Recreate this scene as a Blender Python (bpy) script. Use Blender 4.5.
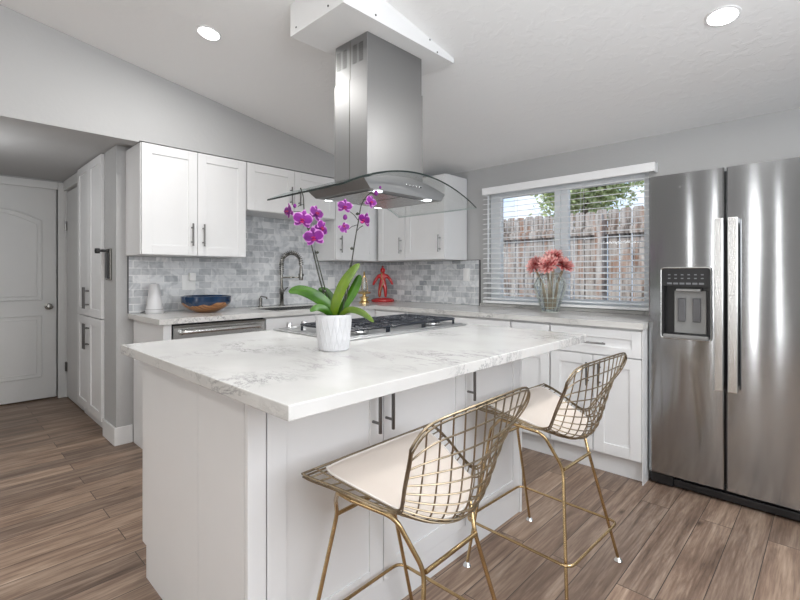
import bpy, bmesh, math, random
from mathutils import Vector, Matrix, Euler
random.seed(7)
PI = math.pi
S = bpy.context.scene
COL = S.collection
for o in list(bpy.data.objects):
    bpy.data.objects.remove(o)

# ---------------------------------------------------------------- camera
cam = bpy.data.cameras.new('camera')
cam.sensor_width = 36.0
cam.sensor_fit = 'HORIZONTAL'
cam.lens = 453.25 * 36.0 / 800.0
cam.shift_y = -(300 - 274.76) / 800.0
cam.clip_start = 0.05
cam.clip_end = 300
camo = bpy.data.objects.new('camera', cam)
COL.objects.link(camo)
camo.location = (3.608, -3.405, 1.188)
camo.rotation_euler = (PI / 2, 0, math.radians(43.86))
S.camera = camo

# ---------------------------------------------------------------- view / world / lights
S.view_settings.view_transform = 'Standard'
S.view_settings.look = 'None'
S.view_settings.gamma = 1.0
S.view_settings.use_curve_mapping = False
S.view_settings.exposure = 0.05

W = bpy.data.worlds.new('sky')
S.world = W
W.use_nodes = True
wn = W.node_tree.nodes
wl = W.node_tree.links
wn.clear()
wo = wn.new('ShaderNodeOutputWorld')
bg = wn.new('ShaderNodeBackground')
tc = wn.new('ShaderNodeTexCoord')
nz = wn.new('ShaderNodeTexNoise')
nz.inputs['Scale'].default_value = 3.5
nz.inputs['Detail'].default_value = 6
cr = wn.new('ShaderNodeValToRGB')
cr.color_ramp.elements[0].position = 0.42
cr.color_ramp.elements[0].color = (0.30, 0.52, 0.85, 1)
cr.color_ramp.elements[1].position = 0.62
cr.color_ramp.elements[1].color = (0.92, 0.95, 1.0, 1)
wl.new(tc.outputs['Generated'], nz.inputs['Vector'])
wl.new(nz.outputs['Fac'], cr.inputs['Fac'])
wl.new(cr.outputs['Color'], bg.inputs['Color'])
bg.inputs['Strength'].default_value = 1.5
wl.new(bg.outputs[0], wo.inputs['Surface'])


def light(name, kind, loc, rot, energy, color=(1, 1, 1), **kw):
    d = bpy.data.lights.new(name, kind)
    d.energy = energy
    d.color = color
    for k, v in kw.items():
        setattr(d, k, v)
    o = bpy.data.objects.new(name, d)
    o.location = loc
    o.rotation_euler = rot
    COL.objects.link(o)
    return o


light('sun', 'SUN', (0, -6, 12), (math.radians(38), math.radians(-12), 0), 3.4, (1, 0.96, 0.9), angle=0.02)
# unseen fill lamps added along the rear wall and the right wall
# narrow strip lamps, added so the refrigerator steel reflects vertical streaks
for sx_, sw_ in ((1.86, .025), (2.45, .05), (2.93, .025)):
    light('streak_strip_lamp', 'AREA', (sx_, -6.9, 1.25), (PI / 2, 0, 0), 15.0 * sw_ / .1, (1, 1, 1),
          shape='RECTANGLE', size=sw_, size_y=2.3)
light('rear_fill', 'AREA', (4.2, -6.9, 1.6), (PI / 2, 0, 0), 16, (0.98, 0.99, 1.0),
      shape='RECTANGLE', size=.9, size_y=1.5)  # added fill towards the back wall; no window stands here
light('right_fill', 'AREA', (4.62, -2.4, 1.6), (PI / 2, 0, PI / 2), 37, (0.975, 0.99, 1.0),
      shape='RECTANGLE', size=2.0, size_y=1.3)  # large soft fill added from the right, out of view
light('right_rear_fill', 'AREA', (4.62, -5.7, 1.25), (PI / 2, 0, PI / 2), 12, (1.0, 1.0, .99),
      shape='RECTANGLE', size=1.8, size_y=2.1)  # weaker added fill before the closed wall; there is no door
# fill lamps facing up, added out of view to brighten the ceiling
light('bounce_fill', 'AREA', (3.75, -3.15, 1.8), (PI, 0, 0), 32, (.97, .985, 1), shape='DISK', size=0.5)
light('bounce_fill', 'AREA', (2.6, -4.4, 1.7), (PI, 0, 0), 6, (.97, .985, 1), shape='DISK', size=0.5)

# ---------------------------------------------------------------- materials
MATS = {}


def newmat(name):
    m = bpy.data.materials.new(name)
    m.use_nodes = True
    MATS[name] = m
    return m, m.node_tree.nodes, m.node_tree.links, m.node_tree.nodes['Principled BSDF']


def pmat(name, col, rough=0.5, metal=0.0, var=0.0, vscale=8, bump=0.0, bscale=60, spec=None, coat=0.0,
         emis=None, estr=0.0, stretch=None):
    m, n, l, p = newmat(name)
    p.inputs['Base Color'].default_value = (*col, 1)
    p.inputs['Roughness'].default_value = rough
    p.inputs['Metallic'].default_value = metal
    if spec is not None:
        p.inputs['Specular IOR Level'].default_value = spec
    if coat:
        p.inputs['Coat Weight'].default_value = coat
        p.inputs['Coat Roughness'].default_value = 0.1
    if emis:
        p.inputs['Emission Color'].default_value = (*emis, 1)
        p.inputs['Emission Strength'].default_value = estr
    t = n.new('ShaderNodeTexCoord')
    mp = n.new('ShaderNodeMapping')
    l.new(t.outputs['Object'], mp.inputs['Vector'])
    if stretch:
        mp.inputs['Scale'].default_value = stretch
    if var or not bump:
        a = n.new('ShaderNodeTexNoise')
        a.inputs['Scale'].default_value = vscale
        a.inputs['Detail'].default_value = 4
        l.new(mp.outputs[0], a.inputs['Vector'])
        r = n.new('ShaderNodeValToRGB')
        v = max(var, 0.01)
        r.color_ramp.elements[0].position = 0.3
        r.color_ramp.elements[1].position = 0.7
        r.color_ramp.elements[0].color = tuple(c * (1 - v) for c in col) + (1,)
        r.color_ramp.elements[1].color = tuple(min(1, c * (1 + v)) for c in col) + (1,)
        l.new(a.outputs['Fac'], r.inputs['Fac'])
        l.new(r.outputs['Color'], p.inputs['Base Color'])
    if bump:
        b = n.new('ShaderNodeTexNoise')
        b.inputs['Scale'].default_value = bscale
        b.inputs['Detail'].default_value = 5
        l.new(mp.outputs[0], b.inputs['Vector'])
        bp = n.new('ShaderNodeBump')
        bp.inputs['Strength'].default_value = bump
        bp.inputs['Distance'].default_value = 0.01
        l.new(b.outputs['Fac'], bp.inputs['Height'])
        l.new(bp.outputs[0], p.inputs['Normal'])
    return m


wallm = pmat('wall_paint', (0.46, 0.46, 0.458), 0.75, bump=0.12, bscale=45)
cabm = pmat('white_cabinet_paint', (0.79, 0.79, 0.79), 0.32, var=0.008)
trimm = pmat('white_trim_paint', (0.80, 0.80, 0.80), 0.4, var=0.01)
blindm = pmat('white_blind_slat', (0.93, 0.935, 0.94), 0.45, var=0.01)
vinylm = pmat('white_vinyl', (0.90, 0.93, 0.95), 0.35, var=0.01)
doorm = pmat('door_paint', (0.70, 0.70, 0.69), 0.5, var=0.01)
blackm = pmat('black_plastic', (0.012, 0.012, 0.013), 0.3, var=0.1)
ironm = pmat('cast_iron', (0.010, 0.013, 0.020), 0.25, var=0.2, bump=0.1, bscale=300)
gapm = pmat('dark_gap', (0.03, 0.03, 0.032), 0.8, var=0.1)
handlem = pmat('brushed_nickel_handle', (0.20, 0.195, 0.19), 0.28, 1.0, var=0.05, stretch=(1, 1, 0.1), vscale=200)
chromem = pmat('chrome', (0.75, 0.75, 0.75), 0.12, 1.0, var=0.02)
gunm = pmat('dark_nickel', (0.27, 0.26, 0.24), 0.25, 1.0, var=0.04)
goldm = pmat('brass_wire', (0.50, 0.36, 0.19), 0.27, 1.0, var=0.14, vscale=25)
bronzem = pmat('aged_brass_mesh', (0.33, 0.265, 0.18), 0.33, 1.0, var=0.22, vscale=30)
cushm = pmat('cream_vinyl_cushion', (0.74, 0.66, 0.59), 0.42, var=0.02, bump=0.06, bscale=25)
pipm = pmat('cushion_piping', (0.84, 0.79, 0.74), 0.45, var=0.02)
redm = pmat('red_lacquer', (0.50, 0.008, 0.012), 0.22, var=0.15, coat=0.4)
creamm = pmat('off_white_ceramic', (0.60, 0.60, 0.61), 0.3, var=0.01)
platem = pmat('white_plastic', (0.86, 0.86, 0.85), 0.3, var=0.01)
waxm = pmat('moss_potting_mix', (0.10, 0.07, 0.045), 0.9, var=0.4, vscale=90, bump=1.0, bscale=120)
stalkm = pmat('orchid_stalk', (0.03, 0.03, 0.02), 0.55, var=0.3, vscale=60)
stakem = pmat('dark_stake', (0.03, 0.035, 0.02), 0.6, var=0.2)
greym = pmat('grey_plastic', (0.10, 0.10, 0.105), 0.35, var=0.05)
lgreym = pmat('light_grey_plastic', (0.27, 0.27, 0.265), 0.4, 0.3, var=0.04)
goldpm = pmat('polished_gold', (0.75, 0.55, 0.25), 0.2, 1.0, var=0.1, vscale=40)
lampm = pmat('lamp_diffuser', (1, 1, 1), 0.4, emis=(1, 0.99, 0.97), estr=9.0)
ledm = pmat('led_lens', (1, 1, 1), 0.3, emis=(0.92, 0.97, 1.0), estr=4.0)
icon_m = pmat('panel_icons', (0.16, 0.165, 0.175), 0.4, var=0.02)
eavem = pmat('eave_paint', (0.42, 0.43, 0.45), 0.8, var=0.05)
barkm = pmat('bark', (0.12, 0.09, 0.06), 0.9, var=0.3, bump=0.8, bscale=40)
traym = pmat('satin_tray_steel', (0.60, 0.60, 0.60), 0.34, 1.0, var=0.02)
tagm = pmat('rubber_black', (0.02, 0.02, 0.02), 0.7, var=0.1)


def ceilmat():
    m, n, l, p = newmat('textured_ceiling')
    p.inputs['Base Color'].default_value = (0.87, 0.87, 0.865, 1)
    p.inputs['Roughness'].default_value = 0.8
    t = n.new('ShaderNodeTexCoord')
    a = n.new('ShaderNodeTexNoise'); a.inputs['Scale'].default_value = 16; a.inputs['Detail'].default_value = 6
    a.inputs['Distortion'].default_value = 0.6
    r = n.new('ShaderNodeValToRGB'); r.color_ramp.elements[0].position = 0.5; r.color_ramp.elements[1].position = 0.6
    bp = n.new('ShaderNodeBump'); bp.inputs['Strength'].default_value = 0.16; bp.inputs['Distance'].default_value = 0.005
    l.new(t.outputs['Object'], a.inputs['Vector']); l.new(a.outputs['Fac'], r.inputs['Fac'])
    l.new(r.outputs['Color'], bp.inputs['Height']); l.new(bp.outputs[0], p.inputs['Normal'])
    return m


ceilm = ceilmat()


def steelmat(name, col=(0.56, 0.56, 0.55), rough=0.24, scale=(1, 1, 1), aniso=0.0, wave=0.0):
    m, n, l, p = newmat(name)
    p.inputs['Metallic'].default_value = 1
    p.inputs['Roughness'].default_value = rough
    p.inputs['Base Color'].default_value = (*col, 1)
    t = n.new('ShaderNodeTexCoord')
    mp = n.new('ShaderNodeMapping'); mp.inputs['Scale'].default_value = scale
    a = n.new('ShaderNodeTexNoise'); a.inputs['Scale'].default_value = 60; a.inputs['Detail'].default_value = 3
    r = n.new('ShaderNodeMapRange'); r.inputs['To Min'].default_value = rough - 0.02; r.inputs['To Max'].default_value = rough + 0.03
    l.new(t.outputs['Object'], mp.inputs['Vector']); l.new(mp.outputs[0], a.inputs['Vector'])
    l.new(a.outputs['Fac'], r.inputs['Value']); l.new(r.outputs[0], p.inputs['Roughness'])
    if aniso:
        p.inputs['Anisotropic'].default_value = aniso
        tn = n.new('ShaderNodeTangent'); tn.direction_type = 'RADIAL'; tn.axis = 'Z'
        l.new(tn.outputs[0], p.inputs['Tangent'])
        p.inputs['Anisotropic Rotation'].default_value = 0.25
    if wave:
        mw = n.new('ShaderNodeMapping'); mw.inputs['Scale'].default_value = (3.2, 3.2, 0.45)
        b = n.new('ShaderNodeTexNoise'); b.inputs['Scale'].default_value = 1.6; b.inputs['Detail'].default_value = 1
        bp = n.new('ShaderNodeBump'); bp.inputs['Strength'].default_value = wave; bp.inputs['Distance'].default_value = 0.03
        l.new(t.outputs['Object'], mw.inputs['Vector']); l.new(mw.outputs[0], b.inputs['Vector'])
        l.new(b.outputs['Fac'], bp.inputs['Height']); l.new(bp.outputs[0], p.inputs['Normal'])
    return m


steel_v = steelmat('brushed_steel', scale=(0.02, 0.02, 3))
steel_f = steelmat('fridge_steel', (0.40, 0.41, 0.42), 0.12, scale=(0.6, 0.6, 0.02), aniso=0.95, wave=0.05)
steel_h = steelmat('hood_steel', (0.30, 0.30, 0.30), 0.42, scale=(.6, .6, 0.02), wave=0.02)
steel_b = steelmat('handle_steel', (0.66, 0.66, 0.65), 0.26, scale=(3, 3, 0.02))


def quartz():
    m, n, l, p = newmat('veined_quartz')
    p.inputs['Roughness'].default_value = 0.16
    t = n.new('ShaderNodeTexCoord')
    # thin broken veins from distorted noise iso-lines
    mp = n.new('ShaderNodeMapping'); mp.inputs['Rotation'].default_value = (0, 0, 0.75); mp.inputs['Scale'].default_value = (1.0, 2.6, 2.0)
    a = n.new('ShaderNodeTexNoise'); a.inputs['Scale'].default_value = 4.2; a.inputs['Detail'].default_value = 10; a.inputs['Roughness'].default_value = 0.76
    a.inputs['Distortion'].default_value = 0.5
    r = n.new('ShaderNodeValToRGB')
    e = r.color_ramp.elements
    e[0].position = 0.475; e[0].color = (0, 0, 0, 1)
    e[1].position = 0.525; e[1].color = (0, 0, 0, 1)
    k = e.new(0.5); k.color = (1, 1, 1, 1)
    msk = n.new('ShaderNodeTexNoise'); msk.inputs['Scale'].default_value = 2.6; msk.inputs['Detail'].default_value = 2
    mr = n.new('ShaderNodeValToRGB'); mr.color_ramp.elements[0].position = 0.46; mr.color_ramp.elements[1].position = 0.62
    mul = n.new('ShaderNodeMath'); mul.operation = 'MULTIPLY'
    mul2 = n.new('ShaderNodeMath'); mul2.operation = 'MULTIPLY'; mul2.inputs[1].default_value = 0.85
    c = n.new('ShaderNodeTexNoise'); c.inputs['Scale'].default_value = 3; c.inputs['Detail'].default_value = 5
    cb = n.new('ShaderNodeValToRGB')
    cb.color_ramp.elements[0].position = 0.35; cb.color_ramp.elements[0].color = (0.58, 0.57, 0.55, 1)
    cb.color_ramp.elements[1].position = 0.65; cb.color_ramp.elements[1].color = (0.68, 0.67, 0.65, 1)
    mx = n.new('ShaderNodeMix'); mx.data_type = 'RGBA'
    mx.inputs['B'].default_value = (0.17, 0.165, 0.17, 1)
    l.new(t.outputs['Object'], mp.inputs['Vector']); l.new(mp.outputs[0], a.inputs['Vector'])
    l.new(t.outputs['Object'], msk.inputs['Vector']); l.new(t.outputs['Object'], c.inputs['Vector'])
    l.new(a.outputs['Fac'], r.inputs['Fac']); l.new(msk.outputs['Fac'], mr.inputs['Fac'])
    l.new(r.outputs['Color'], mul.inputs[0]); l.new(mr.outputs['Color'], mul.inputs[1])
    l.new(mul.outputs[0], mul2.inputs[0])
    l.new(c.outputs['Fac'], cb.inputs['Fac']); l.new(cb.outputs['Color'], mx.inputs['A'])
    l.new(mul2.outputs[0], mx.inputs['Factor']); l.new(mx.outputs['Result'], p.inputs['Base Color'])
    return m


quartzm = quartz()


def tiles(name, axis, even):
    m, n, l, p = newmat(name)
    p.inputs['Roughness'].default_value = 0.22
    t = n.new('ShaderNodeTexCoord')
    sx = n.new('ShaderNodeSeparateXYZ'); cx = n.new('ShaderNodeCombineXYZ')
    l.new(t.outputs['Object'], sx.inputs[0])
    l.new(sx.outputs['X' if axis == 'x' else 'Y'], cx.inputs[0]); l.new(sx.outputs['Z'], cx.inputs[1])
    b = n.new('ShaderNodeTexBrick')
    b.inputs['Scale'].default_value = 1.0
    b.inputs['Brick Width'].default_value = 0.102
    b.inputs['Row Height'].default_value = 0.0515
    b.inputs['Mortar Size'].default_value = 0.0028
    b.inputs['Mortar Smooth'].default_value = 0.1
    b.inputs['Bias'].default_value = 0.0
    b.inputs['Color1'].default_value = (0.82, 0.83, 0.84, 1)
    b.inputs['Color2'].default_value = (0.33, 0.35, 0.375, 1)
    b.inputs['Mortar'].default_value = (0.82, 0.82, 0.81, 1)
    l.new(cx.outputs[0], b.inputs['Vector'])
    a = n.new('ShaderNodeTexNoise'); a.inputs['Scale'].default_value = 9; a.inputs['Detail'].default_value = 8; a.inputs['Distortion'].default_value = 2.2
    r = n.new('ShaderNodeValToRGB'); r.color_ramp.elements[0].position = 0.36; r.color_ramp.elements[0].color = (0.62, 0.64, 0.66, 1)
    r.color_ramp.elements[1].position = 0.55; r.color_ramp.elements[1].color = (1, 1, 1, 1)
    mx = n.new('ShaderNodeMix'); mx.data_type = 'RGBA'; mx.blend_type = 'MULTIPLY'; mx.inputs['Factor'].default_value = 0.62
    br = n.new('ShaderNodeMix'); br.data_type = 'RGBA'; br.inputs['Factor'].default_value = even
    br.inputs['B'].default_value = (0.80, 0.81, 0.82, 1)
    l.new(b.outputs['Color'], br.inputs['A'])
    l.new(t.outputs['Object'], a.inputs['Vector']); l.new(a.outputs['Fac'], r.inputs['Fac'])
    l.new(br.outputs['Result'], mx.inputs['A']); l.new(r.outputs['Color'], mx.inputs['B'])
    l.new(mx.outputs['Result'], p.inputs['Base Color'])
    bp = n.new('ShaderNodeBump'); bp.inputs['Strength'].default_value = 0.5; bp.inputs['Distance'].default_value = 0.002; bp.invert = True
    l.new(b.outputs['Fac'], bp.inputs['Height']); l.new(bp.outputs[0], p.inputs['Normal'])
    return m


tile_y = tiles('marble_tile_left', 'y', .38)
tile_x = tiles('marble_tile_back', 'x', .12)


def woodfloor():
    m, n, l, p = newmat('plank_floor')
    p.inputs['Roughness'].default_value = 0.42
    t = n.new('ShaderNodeTexCoord')
    sx = n.new('ShaderNodeSeparateXYZ'); cx = n.new('ShaderNodeCombineXYZ')
    l.new(t.outputs['Object'], sx.inputs[0])
    l.new(sx.outputs['Y'], cx.inputs[0]); l.new(sx.outputs['X'], cx.inputs[1])
    mp0 = n.new('ShaderNodeMapping'); mp0.inputs['Location'].default_value = (0.35, -0.01, 0)
    l.new(cx.outputs[0], mp0.inputs['Vector'])
    b = n.new('ShaderNodeTexBrick')
    b.offset = 0.37; b.offset_frequency = 2
    b.inputs['Scale'].default_value = 1.0
    b.inputs['Brick Width'].default_value = 1.22
    b.inputs['Row Height'].default_value = 0.13
    b.inputs['Mortar Size'].default_value = 0.0018
    b.inputs['Mortar Smooth'].default_value = 0.2
    b.inputs['Color1'].default_value = (0.0, 0.0, 0.0, 1)
    b.inputs['Color2'].default_value = (1.0, 1.0, 1.0, 1)
    b.inputs['Mortar'].default_value = (0.0, 0.0, 0.0, 1)
    l.new(mp0.outputs[0], b.inputs['Vector'])
    # per-plank offset of the grain
    sc = n.new('ShaderNodeVectorMath'); sc.operation = 'SCALE'; sc.inputs['Scale'].default_value = 13.0
    l.new(b.outputs['Color'], sc.inputs[0])
    ad = n.new('ShaderNodeVectorMath'); ad.operation = 'ADD'
    l.new(mp0.outputs[0], ad.inputs[0]); l.new(sc.outputs[0], ad.inputs[1])
    mp = n.new('ShaderNodeMapping'); mp.inputs['Scale'].default_value = (1.3, 13, 1)
    l.new(ad.outputs[0], mp.inputs['Vector'])
    a = n.new('ShaderNodeTexNoise'); a.inputs['Scale'].default_value = 1.5; a.inputs['Detail'].default_value = 9; a.inputs['Roughness'].default_value = 0.66
    a.inputs['Distortion'].default_value = 0.5
    l.new(mp.outputs[0], a.inputs['Vector'])
    r = n.new('ShaderNodeValToRGB')
    e = r.color_ramp.elements
    e[0].position = 0.30; e[0].color = (0.09, 0.054, 0.035, 1)
    e[1].position = 0.72; e[1].color = (0.54, 0.42, 0.325, 1)
    k = e.new(0.47); k.color = (0.235, 0.155, 0.108, 1)
    k = e.new(0.58); k.color = (0.37, 0.265, 0.19, 1)
    mf = n.new('ShaderNodeMapping'); mf.inputs['Scale'].default_value = (5, 85, 1)
    fg = n.new('ShaderNodeTexNoise'); fg.inputs['Scale'].default_value = 1.5; fg.inputs['Detail'].default_value = 4
    l.new(ad.outputs[0], mf.inputs['Vector']); l.new(mf.outputs[0], fg.inputs['Vector'])
    gm = n.new('ShaderNodeMix'); gm.data_type = 'FLOAT'; gm.inputs['Factor'].default_value = 0.28
    l.new(a.outputs['Fac'], gm.inputs['A']); l.new(fg.outputs['Fac'], gm.inputs['B'])
    l.new(gm.outputs['Result'], r.inputs['Fac'])
    tone = n.new('ShaderNodeValToRGB')
    tone.color_ramp.elements[0].color = (0.70, 0.72, 0.76, 1); tone.color_ramp.elements[1].color = (1.10, 1.10, 1.11, 1)
    l.new(b.outputs['Color'], tone.inputs['Fac'])
    mx = n.new('ShaderNodeMix'); mx.data_type = 'RGBA'; mx.blend_type = 'MULTIPLY'; mx.inputs['Factor'].default_value = 1
    l.new(r.outputs['Color'], mx.inputs['A']); l.new(tone.outputs['Color'], mx.inputs['B'])
    # knots
    mk = n.new('ShaderNodeMapping'); mk.inputs['Scale'].default_value = (1.4, 4.0, 1)
    l.new(ad.outputs[0], mk.inputs['Vector'])
    v = n.new('ShaderNodeTexVoronoi'); v.inputs['Scale'].default_value = 1.3
    l.new(mk.outputs[0], v.inputs['Vector'])
    vr = n.new('ShaderNodeValToRGB'); vr.color_ramp.elements[0].position = 0.02; vr.color_ramp.elements[0].color = (0.18, 0.14, 0.12, 1)
    vr.color_ramp.elements[1].position = 0.085; vr.color_ramp.elements[1].color = (1, 1, 1, 1)
    l.new(v.outputs['Distance'], vr.inputs['Fac'])
    mx2 = n.new('ShaderNodeMix'); mx2.data_type = 'RGBA'; mx2.blend_type = 'MULTIPLY'; mx2.inputs['Factor'].default_value = 0.8
    l.new(mx.outputs['Result'], mx2.inputs['A']); l.new(vr.outputs['Color'], mx2.inputs['B'])
    mx3 = n.new('ShaderNodeMix'); mx3.data_type = 'RGBA'
    mx3.inputs['B'].default_value = (0.05, 0.035, 0.028, 1)
    l.new(b.outputs['Fac'], mx3.inputs['Factor']); l.new(mx2.outputs['Result'], mx3.inputs['A'])
    l.new(mx3.outputs['Result'], p.inputs['Base Color'])
    bp = n.new('ShaderNodeBump'); bp.inputs['Strength'].default_value = 0.15; bp.inputs['Distance'].default_value = 0.003
    l.new(a.outputs['Fac'], bp.inputs['Height']); l.new(bp.outputs[0], p.inputs['Normal'])
    return m


floorm = woodfloor()


def fencemat():
    m, n, l, p = newmat('weathered_fence')
    p.inputs['Roughness'].default_value = 0.85
    t = n.new('ShaderNodeTexCoord')
    oi = n.new('ShaderNodeObjectInfo')
    mp = n.new('ShaderNodeMapping'); mp.inputs['Scale'].default_value = (14, 1, 1.2)
    a = n.new('ShaderNodeTexNoise'); a.inputs['Scale'].default_value = 2.0; a.inputs['Detail'].default_value = 6
    l.new(t.outputs['Object'], mp.inputs['Vector']); l.new(mp.outputs[0], a.inputs['Vector'])
    r = n.new('ShaderNodeValToRGB')
    e = r.color_ramp.elements
    e[0].position = 0.36; e[0].color = (0.10, 0.075, 0.06, 1)
    e[1].position = 0.75; e[1].color = (0.62, 0.58, 0.54, 1)
    k = e.new(0.5); k.color = (0.42, 0.36, 0.32, 1)
    l.new(a.outputs['Fac'], r.inputs['Fac'])
    st = n.new('ShaderNodeTexNoise'); st.inputs['Scale'].default_value = 2.3; st.inputs['Detail'].default_value = 2
    ms = n.new('ShaderNodeMapping'); ms.inputs['Scale'].default_value = (4.5, 1, 0.8)
    l.new(t.outputs['Object'], ms.inputs['Vector']); l.new(ms.outputs[0], st.inputs['Vector'])
    sr = n.new('ShaderNodeValToRGB'); sr.color_ramp.elements[0].position = 0.54; sr.color_ramp.elements[1].position = 0.66
    l.new(st.outputs['Fac'], sr.inputs['Fac'])
    mx = n.new('ShaderNodeMix'); mx.data_type = 'RGBA'; mx.inputs['B'].default_value = (0.34, 0.17, 0.10, 1)
    ml = n.new('ShaderNodeMath'); ml.operation = 'MULTIPLY'; ml.inputs[1].default_value = 0.65
    l.new(sr.outputs['Color'], ml.inputs[0]); l.new(ml.outputs[0], mx.inputs['Factor'])
    l.new(r.outputs['Color'], mx.inputs['A']); l.new(mx.outputs['Result'], p.inputs['Base Color'])
    return m


fencem = fencemat()


def thinglass(name, tint, refl=1.0, alpha=0.93, rough=0.02, body=(0.8, 0.85, 0.85)):
    """thin clear glass: see-through with a fresnel reflection"""
    m = bpy.data.materials.new(name)
    m.use_nodes = True
    n = m.node_tree.nodes; l = m.node_tree.links
    n.clear()
    o = n.new('ShaderNodeOutputMaterial')
    tr = n.new('ShaderNodeBsdfTransparent'); tr.inputs[0].default_value = (*tint, 1)
    di = n.new('ShaderNodeBsdfDiffuse'); di.inputs[0].default_value = (*body, 1)
    m0 = n.new('ShaderNodeMixShader'); m0.inputs[0].default_value = 1 - alpha
    gl = n.new('ShaderNodeBsdfGlossy'); gl.inputs['Roughness'].default_value = rough
    fr = n.new('ShaderNodeFresnel'); fr.inputs['IOR'].default_value = 1.45
    mu = n.new('ShaderNodeMath'); mu.operation = 'MULTIPLY'; mu.inputs[1].default_value = refl
    mx = n.new('ShaderNodeMixShader')
    l.new(fr.outputs[0], mu.inputs[0]); l.new(mu.outputs[0], mx.inputs[0])
    l.new(tr.outputs[0], m0.inputs[1]); l.new(di.outputs[0], m0.inputs[2])
    l.new(m0.outputs[0], mx.inputs[1]); l.new(gl.outputs[0], mx.inputs[2]); l.new(mx.outputs[0], o.inputs[0])
    return m


glassm = thinglass('window_glass', (0.97, 0.98, 0.98), 0.6, 1.0)
hoodglass = thinglass('hood_glass', (0.975, 0.985, 0.982), 0.30, 0.985, body=(0.6, 0.62, 0.62))
vaseglass = thinglass('vase_glass', (0.96, 0.98, 0.98), 0.8, 0.93, 0.05, (0.75, 0.85, 0.86))
edgel = pmat('lit_glass_edge', (0.42, 0.46, 0.45), 0.3, var=0.05)  # brighter copy of the glass edge, light painted into its colour
edgem = pmat('glass_edge', (0.02, 0.03, 0.028), 0.12, var=0.05)


def leafmat(name, c1, c2, rough=0.35):
    m, n, l, p = newmat(name)
    p.inputs['Roughness'].default_value = rough
    t = n.new('ShaderNodeTexCoord')
    a = n.new('ShaderNodeTexNoise'); a.inputs['Scale'].default_value = 12; a.inputs['Detail'].default_value = 3
    r = n.new('ShaderNodeValToRGB'); r.color_ramp.elements[0].position = 0.35; r.color_ramp.elements[1].position = 0.68
    r.color_ramp.elements[0].color = (*c1, 1); r.color_ramp.elements[1].color = (*c2, 1)
    l.new(t.outputs['Object'], a.inputs['Vector']); l.new(a.outputs['Fac'], r.inputs['Fac'])
    l.new(r.outputs['Color'], p.inputs['Base Color'])
    return m


leafm = leafmat('orchid_leaf', (0.012, 0.060, 0.002), (0.055, 0.16, 0.006), .3)
leafm2 = leafmat('orchid_leaf_yellowish', (0.05, 0.11, 0.003), (0.15, 0.23, 0.010), .3)
treeleaf = leafmat('tree_leaf', (0.30, 0.38, 0.14), (0.66, 0.70, 0.38), 0.6)
petalm = leafmat('magenta_petal', (0.12, 0.002, 0.14), (0.24, 0.006, 0.26), 0.6)
petalrim = leafmat('pale_petal_rim', (0.50, 0.15, 0.50), (0.65, 0.28, 0.64), 0.5)
lipm = leafmat('orchid_lip', (0.35, 0.01, 0.10), (0.60, 0.04, 0.16), 0.4)
lipc = leafmat('orchid_column', (0.75, 0.35, 0.15), (0.85, 0.6, 0.4), 0.4)
dahm = leafmat('coral_petal', (0.42, 0.035, 0.045), (0.72, 0.22, 0.20), 0.5)
dahl = leafmat('pale_pink_petal', (0.70, 0.28, 0.27), (0.86, 0.52, 0.48), 0.5)
twigm = leafmat('dry_stem', (0.20, 0.14, 0.08), (0.46, 0.36, 0.22), 0.7)


def bowlwood():
    m, n, l, p = newmat('bowl_wood')
    p.inputs['Roughness'].default_value = 0.28
    t = n.new('ShaderNodeTexCoord')
    w = n.new('ShaderNodeTexWave'); w.inputs['Scale'].default_value = 14; w.inputs['Distortion'].default_value = 5
    r = n.new('ShaderNodeValToRGB'); r.color_ramp.elements[0].color = (0.22, 0.09, 0.035, 1); r.color_ramp.elements[1].color = (0.48, 0.24, 0.10, 1)
    l.new(t.outputs['Object'], w.inputs['Vector']); l.new(w.outputs['Fac'], r.inputs['Fac']); l.new(r.outputs['Color'], p.inputs['Base Color'])
    return m


bwood = bowlwood()
bluem = pmat('blue_resin', (0.003, 0.026, 0.075), 0.15, var=0.3, vscale=18, coat=0.5)


# ---------------------------------------------------------------- mesh helpers
def root_of(o):
    while o.parent:
        o = o.parent
    return o


def obj(name, bm, mat, parent=None, local=False, smooth=False, mats=None):
    """one mesh object; vertices are given in world space unless local=True"""
    me = bpy.data.meshes.new(name)
    bmesh.ops.recalc_face_normals(bm, faces=bm.faces)
    bm.to_mesh(me); bm.free()
    for m in (mats or [mat]):
        me.materials.append(m)
    if smooth:
        for p in me.polygons:
            p.use_smooth = True
        try:
            me.set_sharp_from_angle(angle=math.radians(38))
        except Exception:
            pass
    o = bpy.data.objects.new(name, me)
    COL.objects.link(o)
    if parent:
        if not local:
            me.transform(Matrix.Translation(-root_of(parent).location))
        o.parent = parent
    return o


def settle(o):
    """move the origin of a top-level mesh to the middle of its base"""
    me = o.data
    xs = [v.co.x for v in me.vertices]; ys = [v.co.y for v in me.vertices]; zs = [v.co.z for v in me.vertices]
    c = Vector(((min(xs) + max(xs)) / 2, (min(ys) + max(ys)) / 2, min(zs)))
    me.transform(Matrix.Translation(-c)); o.location = c
    return o


def tag(o, label, cat, group=None, kind=None):
    o['label'] = label; o['category'] = cat
    if group: o['group'] = group
    if kind: o['kind'] = kind
    return o


def thing(name, label, cat, loc=(0, 0, 0), rotz=0, group=None):
    o = bpy.data.objects.new(name, None)
    o.empty_display_size = 0.1
    COL.objects.link(o)
    o.location = loc; o.rotation_euler = (0, 0, rotz)
    return tag(o, label, cat, group)


def struct(name, bm, mat, parent=None, label=None, smooth=False):
    o = obj(name, bm, mat, parent, smooth=smooth)
    if not parent:
        o['kind'] = 'structure'
        if label: o['label'] = label
    return o


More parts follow.
